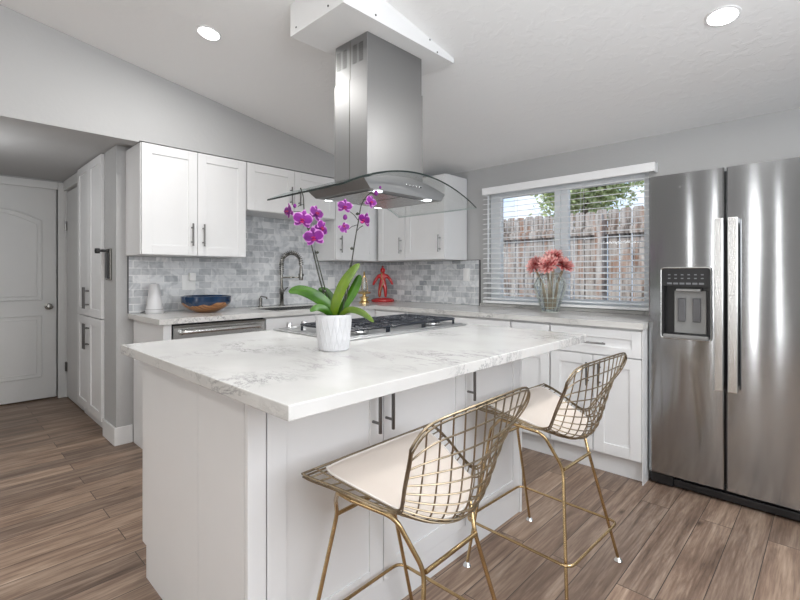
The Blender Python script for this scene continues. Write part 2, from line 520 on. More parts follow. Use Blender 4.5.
def B(*boxes, bevel=0.0, seg=2):
    """boxes: (x0,x1,y0,y1,z0,z1)"""
    bm = bmesh.new()
    for b in boxes:
        add_box(bm, *b, bevel=bevel, seg=seg)
    return bm


def add_box(bm, x0, x1, y0, y1, z0, z1, bevel=0.0, seg=2, M=None):
    if x0 > x1: x0, x1 = x1, x0
    if y0 > y1: y0, y1 = y1, y0
    if z0 > z1: z0, z1 = z1, z0
    t = bmesh.new()
    bmesh.ops.create_cube(t, size=1)
    for v in t.verts:
        v.co = Vector((x0 + (v.co.x + .5) * (x1 - x0), y0 + (v.co.y + .5) * (y1 - y0), z0 + (v.co.z + .5) * (z1 - z0)))
    bv = min(bevel, (x1 - x0) * .45, (y1 - y0) * .45, (z1 - z0) * .45)
    if bv > 1e-5:
        bmesh.ops.bevel(t, geom=list(t.edges), offset=bv, segments=seg, affect='EDGES', profile=0.5)
    merge(bm, t, M)


def merge(bm, t, M=None):
    vm = {}
    for v in t.verts:
        vm[v] = bm.verts.new(M @ v.co if M else v.co)
    for f in t.faces:
        try:
            nf = bm.faces.new([vm[v] for v in f.verts]); nf.material_index = f.material_index
        except ValueError:
            pass
    t.free()


def tube(bm, pts, r, seg=8, closed=False, caps=True):
    """tube along pts; r number or list"""
    pts = [Vector(p) for p in pts]
    n = len(pts)
    rings = []
    prev = None
    for i, p in enumerate(pts):
        if closed:
            d = pts[(i + 1) % n] - pts[i - 1]
        else:
            d = (pts[min(i + 1, n - 1)] - pts[max(i - 1, 0)])
        if d.length < 1e-9: d = Vector((0, 0, 1))
        d.normalize()
        if prev is None:
            up = Vector((0, 0, 1)) if abs(d.z) < 0.9 else Vector((1, 0, 0))
            a = d.cross(up).normalized()
        else:
            a = (prev - d * prev.dot(d))
            if a.length < 1e-6: a = d.orthogonal()
            a.normalize()
        prev = a
        b = d.cross(a)
        rr = r[i] if isinstance(r, (list, tuple)) else r
        rings.append([bm.verts.new(p + a * math.cos(2 * PI * k / seg) * rr + b * math.sin(2 * PI * k / seg) * rr) for k in range(seg)])
    m = n if closed else n - 1
    for i in range(m):
        A = rings[i]; C = rings[(i + 1) % n]
        for k in range(seg):
            bm.faces.new([A[k], A[(k + 1) % seg], C[(k + 1) % seg], C[k]])
    if caps and not closed:
        bm.faces.new(rings[0][::-1]); bm.faces.new(rings[-1])


def lathe(bm, prof, c=(0, 0, 0), seg=32, M=None, closed_top=True):
    """prof [(r,z)...] around z at c"""
    t = bmesh.new()
    rings = []
    for r, z in prof:
        if r < 1e-6:
            rings.append([t.verts.new((c[0], c[1], c[2] + z))])
        else:
            rings.append([t.verts.new((c[0] + r * math.cos(2 * PI * k / seg), c[1] + r * math.sin(2 * PI * k / seg), c[2] + z)) for k in range(seg)])
    for A, C in zip(rings, rings[1:]):
        for k in range(seg):
            k2 = (k + 1) % seg
            q = [A[k % len(A)], A[k2 % len(A)], C[k2 % len(C)], C[k % len(C)]]
            q2 = []
            for v in q:
                if v not in q2: q2.append(v)
            if len(q2) > 2:
                t.faces.new(q2)
    merge(bm, t, M)


def arcpts(c, r, a0, a1, n, plane='xz'):
    out = []
    for i in range(n + 1):
        a = a0 + (a1 - a0) * i / n
        u, v = r * math.cos(a), r * math.sin(a)
        out.append(Vector((c[0] + u, c[1], c[2] + v)) if plane == 'xz' else
                   Vector((c[0], c[1] + u, c[2] + v)) if plane == 'yz' else Vector((c[0] + u, c[1] + v, c[2])))
    return out


def rounded(pts, r, n=5, closed=False):
    """round the corners of a polyline"""
    pts = [Vector(p) for p in pts]
    out = []
    N = len(pts)
    for i, p in enumerate(pts):
        if not closed and i in (0, N - 1):
            out.append(p); continue
        a = pts[i - 1]; b = pts[(i + 1) % N]
        da = (a - p); db = (b - p)
        rr = min(r, da.length * .45, db.length * .45)
        p0 = p + da.normalized() * rr; p1 = p + db.normalized() * rr
        for k in range(n + 1):
            s = k / n
            out.append(p0.lerp(p, s).lerp(p.lerp(p1, s), s))
    return out


def prism(bm, poly, axis, a, b, M=None):
    """extrude a 2D polygon along axis from a to b; x:(y,z) y:(x,z) z:(x,y)"""
    def co(p, t):
        return {'x': (t, p[0], p[1]), 'y': (p[0], t, p[1]), 'z': (p[0], p[1], t)}[axis]
    t = bmesh.new()
    v0 = [t.verts.new(co(p, a)) for p in poly]; v1 = [t.verts.new(co(p, b)) for p in poly]
    t.faces.new(v0[::-1]); t.faces.new(v1)
    for i in range(len(poly)):
        j = (i + 1) % len(poly)
        t.faces.new([v0[i], v0[j], v1[j], v1[i]])
    merge(bm, t, M)


# frame for fronts: face '+x' (u=y) or '-y' (u=x); d = distance outwards from plane p0
def fr(face, p0):
    def f(u0, u1, d0, d1, z0, z1):
        if face == '+x':
            return (p0 + d0, p0 + d1, u0, u1, z0, z1)
        return (u0, u1, p0 - d1, p0 - d0, z0, z1)
    return f


def shaker(face, p0, u0, u1, z0, z1, stile=0.062, th=0.02, rec=0.009, flat=False):
    f = fr(face, p0)
    bm = bmesh.new()
    if flat:
        add_box(bm, *f(u0, u1, 0, th, z0, z1), bevel=0.0015)
        return bm
    s = min(stile, (z1 - z0) * .36, (u1 - u0) * .36)
    add_box(bm, *f(u0, u0 + s, 0, th, z0, z1), bevel=0.0012)
    add_box(bm, *f(u1 - s, u1, 0, th, z0, z1), bevel=0.0012)
    add_box(bm, *f(u0 + s, u1 - s, 0, th, z0, z0 + s), bevel=0.0012)
    add_box(bm, *f(u0 + s, u1 - s, 0, th, z1 - s, z1), bevel=0.0012)
    add_box(bm, *f(u0 + s - .002, u1 - s + .002, 0, th - rec, z0 + s - .002, z1 - s + .002))
    return bm


def barhandle(face, p0, u, z0, z1, r=0.006, out=0.032, horiz=None):
    """bar handle with two posts; vertical at u from z0..z1, or horizontal u..horiz at z0"""
    bm = bmesh.new()
    def P(u, d, z):
        return (p0 + d, u, z) if face == '+x' else (u, p0 - d, z)
    if horiz is None:
        tube(bm, [P(u, out, z0), P(u, out, z1)], r, 10)
        for z in (z0 + (z1 - z0) * .18, z1 - (z1 - z0) * .18):
            tube(bm, [P(u, 0, z), P(u, out, z)], r * .8, 8)
    else:
        tube(bm, [P(u, out, z0), P(horiz, out, z0)], r, 10)
        for k in (.18, .82):
            uu = u + (horiz - u) * k
            tube(bm, [P(uu, 0, z0), P(uu, out, z0)], r * .8, 8)
    return bm


def copy_tree(o, parent=None):
    c = o.copy(); COL.objects.link(c)
    if parent: c.parent = parent
    for ch in [x for x in bpy.data.objects if x.parent == o]:
        copy_tree(ch, c)
    return c


# ================================================================ SETTING
SL = 0.17                       # slope of the vaulted ceiling
ZC = 2.13
def zc(y): return ZC - SL * y

struct('floor', B((-2.6, 4.8, -7.1, 0.12, -0.1, 0.0)), floorm)

# ceiling slab (sloped)
bm = bmesh.new()
prism(bm, [(0.12, zc(0.12)), (-7.1, zc(-7.1)), (-7.1, zc(-7.1) + .12), (0.12, zc(0.12) + .12)], 'x', 0.2, 4.8)
struct('ceiling', bm, ceilm)

# left (gable) wall above the cabinets and the hallway opening
bm = bmesh.new()
prism(bm, [(0.0, 2.067), (-2.45, 2.067), (-2.45, 2.056), (-7.0, 2.056), (-7.0, zc(-7.0) - .001), (0.0, zc(0) - .001)], 'x', 0.21, 0.325)
struct('wall_left_gable', bm, wallm)
struct('wall_left', B((-0.30, 0.0, -2.5, 0.0, 0, 2.09)), wallm)
struct('wall_left_near', B((0.21, 0.325, -7.0, -3.95, 0, 2.055)), wallm)
# hallway
struct('ceiling_hall', B((-2.5, 0.209, -4.1, 0.0, 2.092, 2.18)), wallm)
struct('wall_hall_side', B((-1.95, 0.21, -4.1, -3.95, 0, 2.092)), wallm)
struct('wall_hall_end', B((-1.92, -1.8, -3.95, -3.46, 0, 2.092), (-1.92, -1.8, -3.46, -2.52, 2.03, 2.092), (-1.98, -1.92, -3.95, -1.9, 0, 2.092),
                          (-1.92, -1.8, -2.52, -1.9, 0, 2.092)), wallm)
struct('wall_hall_recess', B((-1.80, -1.0, -1.91, -1.8, 0, 2.09)), wallm)

# back wall with the window hole
WX0, WX1, WZ0, WZ1 = 1.40, 2.690, 0.950, 1.905
struct('wall_back', B((-0.12, WX0, 0, 0.12, 0, 2.15), (WX1, 4.8, 0, 0.12, 0, 2.15),
                      (WX0, WX1, 0, 0.12, 0, WZ0), (WX0, WX1, 0, 0.12, WZ1, 2.15)), wallm)
# right wall with a hole added behind the fill lamp, solid rear wall
struct('wall_right', B((4.7, 4.8, -7, -3.4, 0, 3.5), (4.7, 4.8, -1.4, 0.0, 0, 2.6), (4.7, 4.8, -3.4, -1.4, 0, .95),
                       (4.7, 4.8, -3.4, -1.4, 2.25, 3.0)), wallm)
struct('wall_rear', B((0.21, 4.8, -7.1, -7.0, 0, 3.5)), wallm)

# baseboards
struct('baseboard_left', B((0.0, 0.013, -2.514, -2.40, 0, 0.125), (-0.295, 0.0, -2.514, -2.501, 0, 0.125), bevel=0.003), trimm)

# backsplash (marble subway tile)
bm = B((0.001, 0.011, -2.425, -1.707, .915, 1.318), (0.001, 0.011, -1.707, -.842, .915, 1.688), (0.001, 0.011, -.842, -0.012, .915, 1.318))
struct('trim_1', bm, tile_y, label='grey marble subway tile backsplash on the sink wall')
bm = B((0.0, 1.322, -0.011, -0.001, .915, 1.318))
struct('trim_2', bm, tile_x, label='grey marble subway tile backsplash beside the window')
bm = B((1.322, 1.332, -0.014, -0.001, .915, 1.322), (1.19, 1.322, -0.014, -0.001, 1.318, 1.323),
       (0.0, 0.013, -2.432, -2.425, .915, 1.318))
struct('trim_3', bm, greym, label='dark metal edge strip finishing the tile')

# window
wf = bmesh.new()
yy0, yy1 = 0.055, 0.105
for b in ((WX0, WX0 + .10, yy0, yy1, WZ0, WZ1), (WX1 - .045, WX1, yy0, yy1, WZ0, WZ1), (WX0 + .10, WX1 - .045, yy0, yy1, WZ0, WZ0 + .05),
          (WX0 + .10, WX1 - .045, yy0, yy1, WZ1 - .05, WZ1), (2.00, 2.045, yy0 - .02, yy1, WZ0 + .05, WZ1 - .05),
          (2.0455, 2.10, yy0, yy1, WZ0 + .05, WZ1 - .05)):
    add_box(wf, *b, bevel=0.002)
win = struct('window_1', wf, vinylm)
obj('pane', B((WX0 + .09, 2.02, .088, .092, WZ0 + .04, WZ1 - .04), (2.07, WX1 - .04, .078, .082, WZ0 + .04, WZ1 - .04)), glassm, win)
struct('window_sill_1', B((WX0, WX1, -0.001, 0.055, WZ0, WZ0 + .012), bevel=0.003), trimm)

# hallway door (two-panel arch top) and casing
dy0, dy1 = -3.38, -2.545
def hall_door():
    p = -1.83
    slab = bmesh.new()
    add_box(slab, p - .035, p, dy0, dy1, 0.012, 2.02, bevel=.002)
    d = obj('door_1', slab, doorm); d['kind'] = 'structure'
    m = bmesh.new()
    a0, a1 = dy0 + .12, dy1 - .115
    # lower panel
    def ring(poly, r):
        tube(m, [(p + .001, y, z) for y, z in poly], r, 6, closed=True)
    low = [(a0, .22), (a1, .22), (a1, .80), (a0, .80)]
    ring(low, .008)
    low2 = [(a0 + .035, .255), (a1 - .035, .255), (a1 - .035, .765), (a0 + .035, .765)]
    ring(low2, .005)
    def arch(i, b, t, rise):
        L = [(a0 + i, b + i), (a1 - i, b + i)]
        n = 14
        for k in range(n + 1):
            s = k / n
            yv = (a1 - i) + ((a0 + i) - (a1 - i)) * s
            L.append((yv, t - i + rise * math.sin(PI * s)))
        return L
    ring(arch(0, .95, 1.70, .09), .008)
    ring(arch(.035, .95, 1.70, .085), .005)
    obj('panel_moulding', m, doorm, d)
    k = bmesh.new()
    M = Matrix.Translation((p, -2.608, .885)) @ Euler((0, PI / 2, 0)).to_matrix().to_4x4()
    lathe(k, [(0.0, 0.0), (.030, 0.0), (.030, .006), (.012, .010), (.011, .035), (.024, .045), (.029, .058), (.024, .070), (0, .075)], seg=24, M=M)
    obj('door_knob', k, gunm, d, smooth=True)
    return d
hall_door()
cs = bmesh.new()
for b in ((-1.80, -1.782, dy1 + .004, dy1 + .082, 0, 2.075), (-1.80, -1.782, dy0 - .09, dy0 - .012, 0, 2.075), (-1.80, -1.782, dy0 - .012, dy1 + .004, 2.005, 2.075)):
    add_box(cs, *b, bevel=.004)
for b in ((-1.80, -1.776, dy1 + .06, dy1 + .080, 0, 2.07),):
    add_box(cs, *b, bevel=.004)
struct('door_frame_1', cs, doorm)
# second door standing open beside the pantry
d2 = obj('door_2', B((-1.762, -1.085, -2.475, -2.44, .012, 1.985), bevel=.002), doorm); d2['kind'] = 'structure'
hg = bmesh.new()
for z in (.30, 1.66):
    tube(hg, [(-1.768, -2.483, z - .045), (-1.768, -2.483, z + .045)], .007, 8)
    add_box(hg, -1.795, -1.768, -2.480, -2.476, z - .045, z + .045)
    add_box(hg, -1.768, -1.735, -2.480, -2.476, z - .045, z + .045)
obj('hinge', hg, handlem, d2)
struct('door_frame_2', B((-1.80, -1.775, -2.475, -2.44, 0, 2.04), (-1.80, -1.10, -2.50, -2.44, 2.0, 2.09), bevel=.003), doorm)

# ceiling box (soffit) that carries the hood
SX0, SX1, SY0, SY1, SZ = 1.70, 2.105, -2.187, -1.415, 2.343
bm = bmesh.new()
prism(bm, [(SY0, SZ), (SY1, SZ), (SY1, zc(SY1) - .001), (SY0, zc(SY0) - .001)], 'x', SX0, SX1)
sof = struct('trim_4', bm, pmat('soffit_paint', (.78, .78, .775), .6, var=.01), label='white boxed ceiling soffit above the range hood')
bm = bmesh.new()
for y, z in ((-2.0, 2.365), (-1.62, 2.395), (-1.56, 2.352), (-2.16, 2.48)):
    tube(bm, [(SX1 - .001, y, z), (SX1 + .002, y, z)], .0045, 8)
for x in (1.75, 2.0):
    tube(bm, [(x, SY0 + .001, 2.37), (x, SY0 - .002, 2.37)], .0045, 8)
obj('screw', bm, gapm, sof)

# outside: ground, fence, eave, tree
struct('ground_outside', B((-6, 12, 0.13, 9, -0.2, -0.1)), pmat('outdoor_soil', (.35, .30, .25), .9, var=.2))
struct('trim_5', B((-3, 6.5, 0.13, 0.62, 1.995, 2.2)), eavem, label='grey roof eave outside above the window')

fen = thing('wood_fence', 'weathered brown wooden board fence outside behind the window blind', 'fence', (1.5, 2.6, -.1))
FY = 2.6
x = -2.4
random.seed(3)
while x < 5.2:
    w = .145
    zt = 2.02 + random.uniform(-.015, .015)
    bm = bmesh.new()
    prism(bm, [(x, -.1), (x + w - .012, -.1), (x + w - .012, zt - .03), (x + w - .03, zt), (x + .022, zt), (x, zt - .03)], 'y', FY, FY + .018)
    obj('board', bm, fencem, fen)
    x += w
obj('rail', B((-2.5, 5.3, FY - .045, FY - .001, 1.70, 1.79), bevel=.003), fencem, fen)
obj('rail', B((-2.5, 5.3, FY - .045, FY - .001, .30, .39), bevel=.003), fencem, fen)
for px in (-1.0, 1.4, 3.8):
    obj('post', B((px, px + .09, FY - .14, FY - .046, -.1, 1.95), bevel=.004), fencem, fen)

def tree(label, cx, cy, cz, rx, rz, seed, n=2600):
    random.seed(seed)
    t = thing('leafy_tree', label, 'tree', (cx, cy, -.1))
    bm = bmesh.new()
    tube(bm, [(cx, cy, -.1), (cx + .05, cy, cz - rz * .6), (cx, cy, cz)], [.06, .05, .03], 10)
    for k in range(9):
        a = k * 2.4
        tube(bm, [(cx + .02, cy, cz - rz * .6 + k * .05), (cx + rx * .6 * math.cos(a), cy + rx * .6 * math.sin(a), cz + rz * .3 * math.sin(k))], [.02, .008], 6)
    obj('trunk', bm, barkm, t)
    bm = bmesh.new()
    cl = [(cx + random.gauss(0, rx * .45), cy + random.gauss(0, rx * .45), cz + random.gauss(0, rz * .42)) for _ in range(26)]
    for i in range(n):
        c = random.choice(cl)
        p = Vector((c[0] + random.gauss(0, .2), c[1] + random.gauss(0, .2), c[2] + random.gauss(0, .2)))
        R = Euler((random.uniform(0, 6.3), random.uniform(0, 6.3), random.uniform(0, 6.3))).to_matrix()
        s = random.uniform(.035, .07)
        vs = [bm.verts.new(p + R @ Vector(q)) for q in ((0, -s, 0), (s * .5, 0, s * .12), (0, s, 0), (-s * .5, 0, s * .12))]
        bm.faces.new(vs)
    obj('foliage', bm, treeleaf, t)
tree('pale green leafy tree behind the fence, seen through the right sash', 0.15, 5.2, 2.95, .72, .62, 11, 12000)

# ================================================================ CABINETS
def cab_root(name, label, x, y, z, group=None):
    return thing(name, label, 'cabinet', (x, y, z), 0, group)

def upper(label, face, a0, a1, z0, z1, depth, doors, base0=0.0, ends=None):
    """face '+x': y a0..a1 from x=0.011; face '-y': x a0..a1 from y=-0.011"""
    G = 'white shaker wall cabinets'
    if face == '+x':
        r = cab_root('wall_cabinet', label, .16, (a0 + a1) / 2, z0, G)
        body = (base0, depth - .02, a0, a1, z0, z1)
        p0 = depth - .02
    else:
        r = cab_root('wall_cabinet', label, (a0 + a1) / 2, -.16, z0, G)
        body = (a0, a1, -depth + .02, -base0, z0, z1)
        p0 = -depth + .02
    obj('body', B(body, bevel=.001), cabm, r)
    for (u0, u1, hu, hz0, hz1) in doors:
        d = obj('door', shaker(face, p0 + (.001 if face == '+x' else -.001), u0, u1, z0 + .003, z1 - .003, th=.019), cabm, r)
        off = .019
        obj('handle', barhandle(face, p0 + off if face == '+x' else p0 - off, hu, hz0, hz1), handlem, d)
    return r

UZ0, UZ1 = 1.322, 2.060
upper('double-door white wall cabinet at the left end, above the blue and wood bowl', '+x', -2.442, -1.707, UZ0, UZ1, .335,
      [(-2.437, -2.079, -2.119, 1.39, 1.548), (-2.075, -1.711, -2.040, 1.39, 1.548)])
upper('short white wall cabinet hung high above the sink and faucet', '+x', -1.703, -.842, 1.69, UZ1, .335,
      [(-1.699, -1.276, -1.316, 1.765, 1.915), (-1.272, -.846, -1.236, 1.765, 1.915)])
upper('white wall cabinet in the corner, single door on the sink wall', '+x', -.840, -.012, UZ0, UZ1, .335,
      [(-.836, -.362, -.790, 1.39, 1.545)], base0=.012)
upper('white wall cabinet left of the window, over the red figurine', '-y', .337, 1.190, UZ0, UZ1, .335,
      [(.362, .718, .675, 1.385, 1.535), (.724, 1.186, 1.142, 1.385, 1.535)], base0=.012)

BG = 'white shaker base cabinets'
BT = .878   # top of base cabinets
# base run along the left wall (faces +x, front plane x=.60)
r = thing('base_cabinet', 'narrow white end panel and filler at the left of the dishwasher', 'cabinet', (.3, -2.37, 0), 0, BG)
obj('side_panel', B((0.014, .585, -2.396, -2.378, 0, BT), bevel=.001), cabm, r)
obj('filler', B((.585, .605, -2.396, -2.348, .0, BT), bevel=.001), cabm, r)
r = thing('base_cabinet', 'white sink base cabinet with two doors right of the dishwasher', 'cabinet', (.3, -1.25, 0), 0, BG)
obj('body', B((.02, .582, -1.695, -.802, .10, .60), (.02, .582, -1.695, -1.65, .60, BT), (.562, .582, -1.65, -.802, .60, BT), bevel=.001), cabm, r)
obj('toe_kick', B((.02, .53, -1.695, -.802, 0, .10)), cabm, r)
for (u0, u1, hu) in ((-1.692, -1.252, -1.29), (-1.248, -.806, -1.21)):
    d = obj('door', shaker('+x', .583, u0, u1, .11, .865), cabm, r)
    obj('handle', barhandle('+x', .603, hu, .66, .81), handlem, d)
r = thing('base_cabinet', 'white corner base cabinet where the two counters meet', 'cabinet', (.3, -.4, 0), 0, BG)
obj('body', B((.02, .60, -.80, -.02, .10, BT), (.60, .99, -.60, -.02, .10, BT), bevel=.001), cabm, r)
obj('toe_kick', B((.02, .53, -.80, -.02, 0, .10), (.53, .99, -.53, -.02, 0, .10)), cabm, r)
d = obj('door', shaker('-y', -.601, .64, .985, .11, .70), cabm, r)
obj('handle', barhandle('-y', -.621, .94, .5, .65), handlem, d)
obj('drawer', shaker('-y', -.601, .64, .985, .706, .865), cabm, r)

def base_back(label, x0, x1, ndoor, hs, drawerh):
    r = thing('base_cabinet', label, 'cabinet', ((x0 + x1) / 2, -.3, 0), 0, BG)
    obj('body', B((x0, x1, -.60, -.02, .115, BT), bevel=.001), cabm, r)
    obj('toe_kick', B((x0, x1, -.565, -.02, 0, .114)), cabm, r)
    dr = obj('drawer', shaker('-y', -.601, x0 + .003, x1 - .003, .712, .864, stile=.05), cabm, r)
    if drawerh:
        obj('handle', barhandle('-y', -.621, drawerh[0], .782, None, horiz=drawerh[1]), handlem, dr)
    w = (x1 - x0) / ndoor
    for i in range(ndoor):
        d = obj('door', shaker('-y', -.601, x0 + i * w + .003, x0 + (i + 1) * w - .003, .128, .704), cabm, r)
        obj('handle', barhandle('-y', -.621, hs[i], .52, .66), handlem, d)
    return r
base_back('white base cabinet with two doors below the left half of the window', .995, 1.99, 2, (1.45, 1.535), (1.40, 1.55))
base_back('narrow single-door white base cabinet between two wider ones under the window', 1.995, 2.274, 1, (2.04,), (2.07, 2.2))
base_back('white base cabinet with drawer and two doors right beside the refrigerator', 2.278, 2.822, 2, (2.522, 2.592), (2.50, 2.632))
r = obj('base_end_panel', B((2.8225, 2.8265, -.62, -.02, 0, BT)), cabm)
tag(settle(r), 'thin white panel closing the base cabinets next to the refrigerator', 'cabinet panel')

# L-shaped worktop with a sink hole, laid from strips in one mesh
TZ0, TZ1 = .880, .914
SKX0, SKX1, SKY0, SKY1 = .14, .53, -1.58, -.92
bm = bmesh.new()
for b in ((.013, .637, -2.43, SKY0), (.013, SKX0, SKY0, SKY1), (SKX1, .637, SKY0, SKY1), (.013, .637, SKY1, -.013), (.637, 2.832, -.637, -.013)):
    add_box(bm, b[0], b[1], b[2], b[3], TZ0, TZ1)
bmesh.ops.remove_doubles(bm, verts=bm.verts, dist=1e-5)
r = obj('worktop', bm, quartzm)
tag(r, 'L-shaped white veined quartz worktop along both walls', 'worktop')
r = obj('window_ledge', B((1.333, 2.72, -.016, -.001, .915, .938), bevel=.002), quartzm)
tag(r, 'low white quartz upstand under the window', 'ledge')

# sink
r = thing('kitchen_sink', 'steel undermount sink sunk into the left worktop', 'sink', (.335, -1.25, .70))
bm = bmesh.new()
for b in ((SKX0, SKX1, SKY0, SKY1, .68, .69), (SKX0, SKX0 + .008, SKY0, SKY1, .69, .908), (SKX1 - .008, SKX1, SKY0, SKY1, .69, .908),
          (SKX0, SKX1, SKY0, SKY0 + .008, .69, .908), (SKX0, SKX1, SKY1 - .008, SKY1, .69, .908)):
    add_box(bm, *b)
obj('basin', bm, steel_v, r)
bm = bmesh.new(); lathe(bm, [(0, 0), (.045, 0), (.045, .004), (.03, .004), (.028, .001), (0, .001)], (.335, -1.25, .6905), 24)
obj('drain', bm, chromem, r, smooth=True)

# dishwasher
r = thing('dishwasher', 'stainless steel dishwasher under the left worktop', 'dishwasher', (.3, -2.02, 0))
obj('body', B((.05, .575, -2.344, -1.70, .02, .872)), gapm, r)
d = obj('door', B((.576, .612, -2.338, -1.706, .12, .866), bevel=.004), steel_v, r)
obj('control_strip', B((.590, .6135, -2.336, -1.708, .850, .8655), bevel=.002), gunm, r)
bm = bmesh.new()
tube(bm, rounded([(.612, -2.29, .815), (.650, -2.29, .825), (.650, -1.755, .825), (.612, -1.755, .815)], .03), .013, 12)
obj('handle', bm, steel_b, d, smooth=True)
obj('kick_plate', B((.54, .55, -2.338, -1.706, 0.0, .11)), blackm, r)

# ================================================================ PANTRY in the hallway
r = thing('pantry_cabinet', 'tall white pantry cabinet with upper and lower doors beside the hallway door', 'cabinet', (-.69, -2.2, 0))
obj('body', B((-1.075, -.302, -2.50, -1.92, .09, 2.088)), cabm, r)
obj('toe_kick', B((-1.075, -.302, -2.47, -1.92, 0, .09)), cabm, r)
for i, (u0, u1) in enumerate(((-1.072, -.692), (-.688, -.306))):
    for j, (z0, z1) in enumerate(((.10, .852), (.860, 2.083))):
        d = obj('door', shaker('-y', -2.501, u0, u1, z0, z1), cabm, r)
        hu = -.715 if i == 0 else -.665
        hz = (.60, .80) if j == 0 else (.92, 1.09)
        if i == 0 or j == 0:
            obj('handle', barhandle('-y', -2.521, hu, *hz), handlem, d)
        else:
            obj('handle', barhandle('-y', -2.521, hu, *hz), handlem, d)

r = thing('wall_lock_plate', 'black metal fixture with side knob and long plate on the grey wall end', 'wall fixture', (-.16, -2.501, 1.14))
obj('plate', B((-.215, -.10, -2.515, -2.501, 1.15, 1.375), bevel=.004), gunm, r)
obj('cover', B((-.175, -.105, -2.528, -2.5151, 1.16, 1.345), bevel=.005), blackm, r)
bm = bmesh.new(); tube(bm, rounded([(-.15, -2.529, 1.36), (-.15, -2.548, 1.36), (-.26, -2.553, 1.362)], .012), .010, 10)
lathe(bm, [(0, -.02), (.016, -.018), (.018, 0), (.016, .018), (0, .02)], (-.265, -2.553, 1.362), 16)
obj('lever', bm, blackm, r, smooth=True)

# ================================================================ REFRIGERATOR
FX0, FXM, FX1 = 2.837, 3.194, 3.76
r = thing('refrigerator', 'large stainless steel side-by-side refrigerator with ice dispenser', 'refrigerator', ((FX0 + FX1) / 2, -.3, 0))
obj('cabinet', B((FX0 + .004, FX1 - .004, -.47, -.02, .02, 1.74), bevel=.004), pmat('fridge_side', (.13, .13, .135), .5, var=.03), r)
obj('gasket', B((FX0 + .012, FX1 - .012, -.482, -.4701, .08, 1.735)), blackm, r)
DX0, DX1, DZ0, DZ1 = 2.902, 3.138, .838, 1.226
def curved_door(x0, x1, z0, z1, hole=None):
    """door slab, gently bowed, with a hole for the dispenser"""
    yb, yf = -.483, -.548
    bm = bmesh.new()
    xs = sorted(set([x0, x0 + .006, x1 - .006, x1] + [x0 + (x1 - x0) * k / 16 for k in range(1, 16)] + (list(hole[:2]) if hole else [])))
    zs = sorted(set([z0, z1] + [z0 + (z1 - z0) * k / 14 for k in range(1, 14)] + (list(hole[2:]) if hole else [])))
    def fy(x, z):
        s = (x - x0) / (x1 - x0)
        e = min(x - x0, x1 - x)
        d = .003 * (1 - (2 * s - 1) ** 2)
        if e < .006: d -= .005 * (1 - e / .006)
        return yf - d
    F = {}; Bk = {}
    for i, x in enumerate(xs):
        for k, z in enumerate(zs):
            F[i, k] = bm.verts.new((x, fy(x, z), z))
            Bk[i, k] = bm.verts.new((x, yb, z))
    def inhole(i, k):
        if not hole: return False
        cx = (xs[i] + xs[i + 1]) / 2; cz = (zs[k] + zs[k + 1]) / 2
        return hole[0] < cx < hole[1] and hole[2] < cz < hole[3]
    for i in range(len(xs) - 1):
        for k in range(len(zs) - 1):
            if inhole(i, k): continue
            bm.faces.new([F[i, k], F[i + 1, k], F[i + 1, k + 1], F[i, k + 1]])
            bm.faces.new([Bk[i, k], Bk[i, k + 1], Bk[i + 1, k + 1], Bk[i + 1, k]])
    bd = [e for e in bm.edges if len(e.link_faces) == 1]
    # bridge borders front/back
    inv = {v: ('F', k) for k, v in F.items()}; inv.update({v: ('B', k) for k, v in Bk.items()})
    for e in bd:
        a, b = e.verts
        if inv[a][0] == 'F' and inv[b][0] == 'F':
            try: bm.faces.new([a, b, Bk[inv[b][1]], Bk[inv[a][1]]])
            except ValueError: pass
    for v in [v for v in bm.verts if not v.link_faces]: bm.verts.remove(v)
    return bm
d1 = obj('freezer_door', curved_door(FX0, FXM - .003, .072, 1.745, (DX0, DX1, DZ0, DZ1)), steel_f, r, smooth=True)
d2_ = obj('fridge_door', curved_door(FXM + .007, FX1, .072, 1.745), steel_f, r, smooth=True)
def fhandle(x0, x1):
    bm = bmesh.new()
    z0, z1 = .592, 1.478
    n = 10
    # flat bowed bar with end returns
    add_box(bm, x0, x1, -.608, -.592, z0, z1, bevel=.004)
    for z in (z0, z1 - .03):
        add_box(bm, x0 + .004, x1 - .004, -.594, -.549, z + .004, z + .026, bevel=.002)
    return bm
obj('handle', fhandle(3.156, 3.196), steel_b, d1)
obj('handle', fhandle(3.214, 3.256), steel_b, d2_)
obj('kick_grille', B((FX0 + .01, FX1 - .01, -.50, -.4, .022, .066), bevel=.003), blackm, r)
obj('foot_cover', B((FX0 + .006, FX0 + .12, -.535, -.501, .008, .062), (FX0 + .12, FX1 - .01, -.53, -.501, .012, .05), bevel=.004), blackm, r)
for z in (1.19, 1.25): pass
# dispenser
dp = obj('dispenser', B((DX0 + .002, DX1 - .002, -.497, -.485, DZ0 + .002, DZ1 - .002), (DX0 + .002, DX0 + .012, -.552, -.497, DZ0, DZ1), (DX1 - .012, DX1 - .002, -.552, -.497, DZ0, DZ1),
                        (DX0 + .01, DX1 - .01, -.554, -.497, 1.125, DZ1 - .002), (DX0 + .01, DX1 - .01, -.55, -.497, DZ0 + .002, DZ0 + .025)), blackm, r)
bm = bmesh.new()
tube(bm, rounded([(DX0, -.558, DZ0), (DX1, -.558, DZ0), (DX1, -.558, DZ1), (DX0, -.558, DZ1)], .018, 5, True), .0045, 8, closed=True)
obj('bezel', bm, steel_b, dp, smooth=True)
obj('chute_panel', B((DX0 + .055, DX1 - .03, -.512, -.498, .865, 1.10), bevel=.003), lgreym, dp)
obj('paddle', B((DX0 + .075, DX0 + .112, -.526, -.513, .93, 1.06), bevel=.004), greym, dp)
obj('paddle', B((DX0 + .145, DX0 + .182, -.526, -.513, .93, 1.06), bevel=.004), greym, dp)
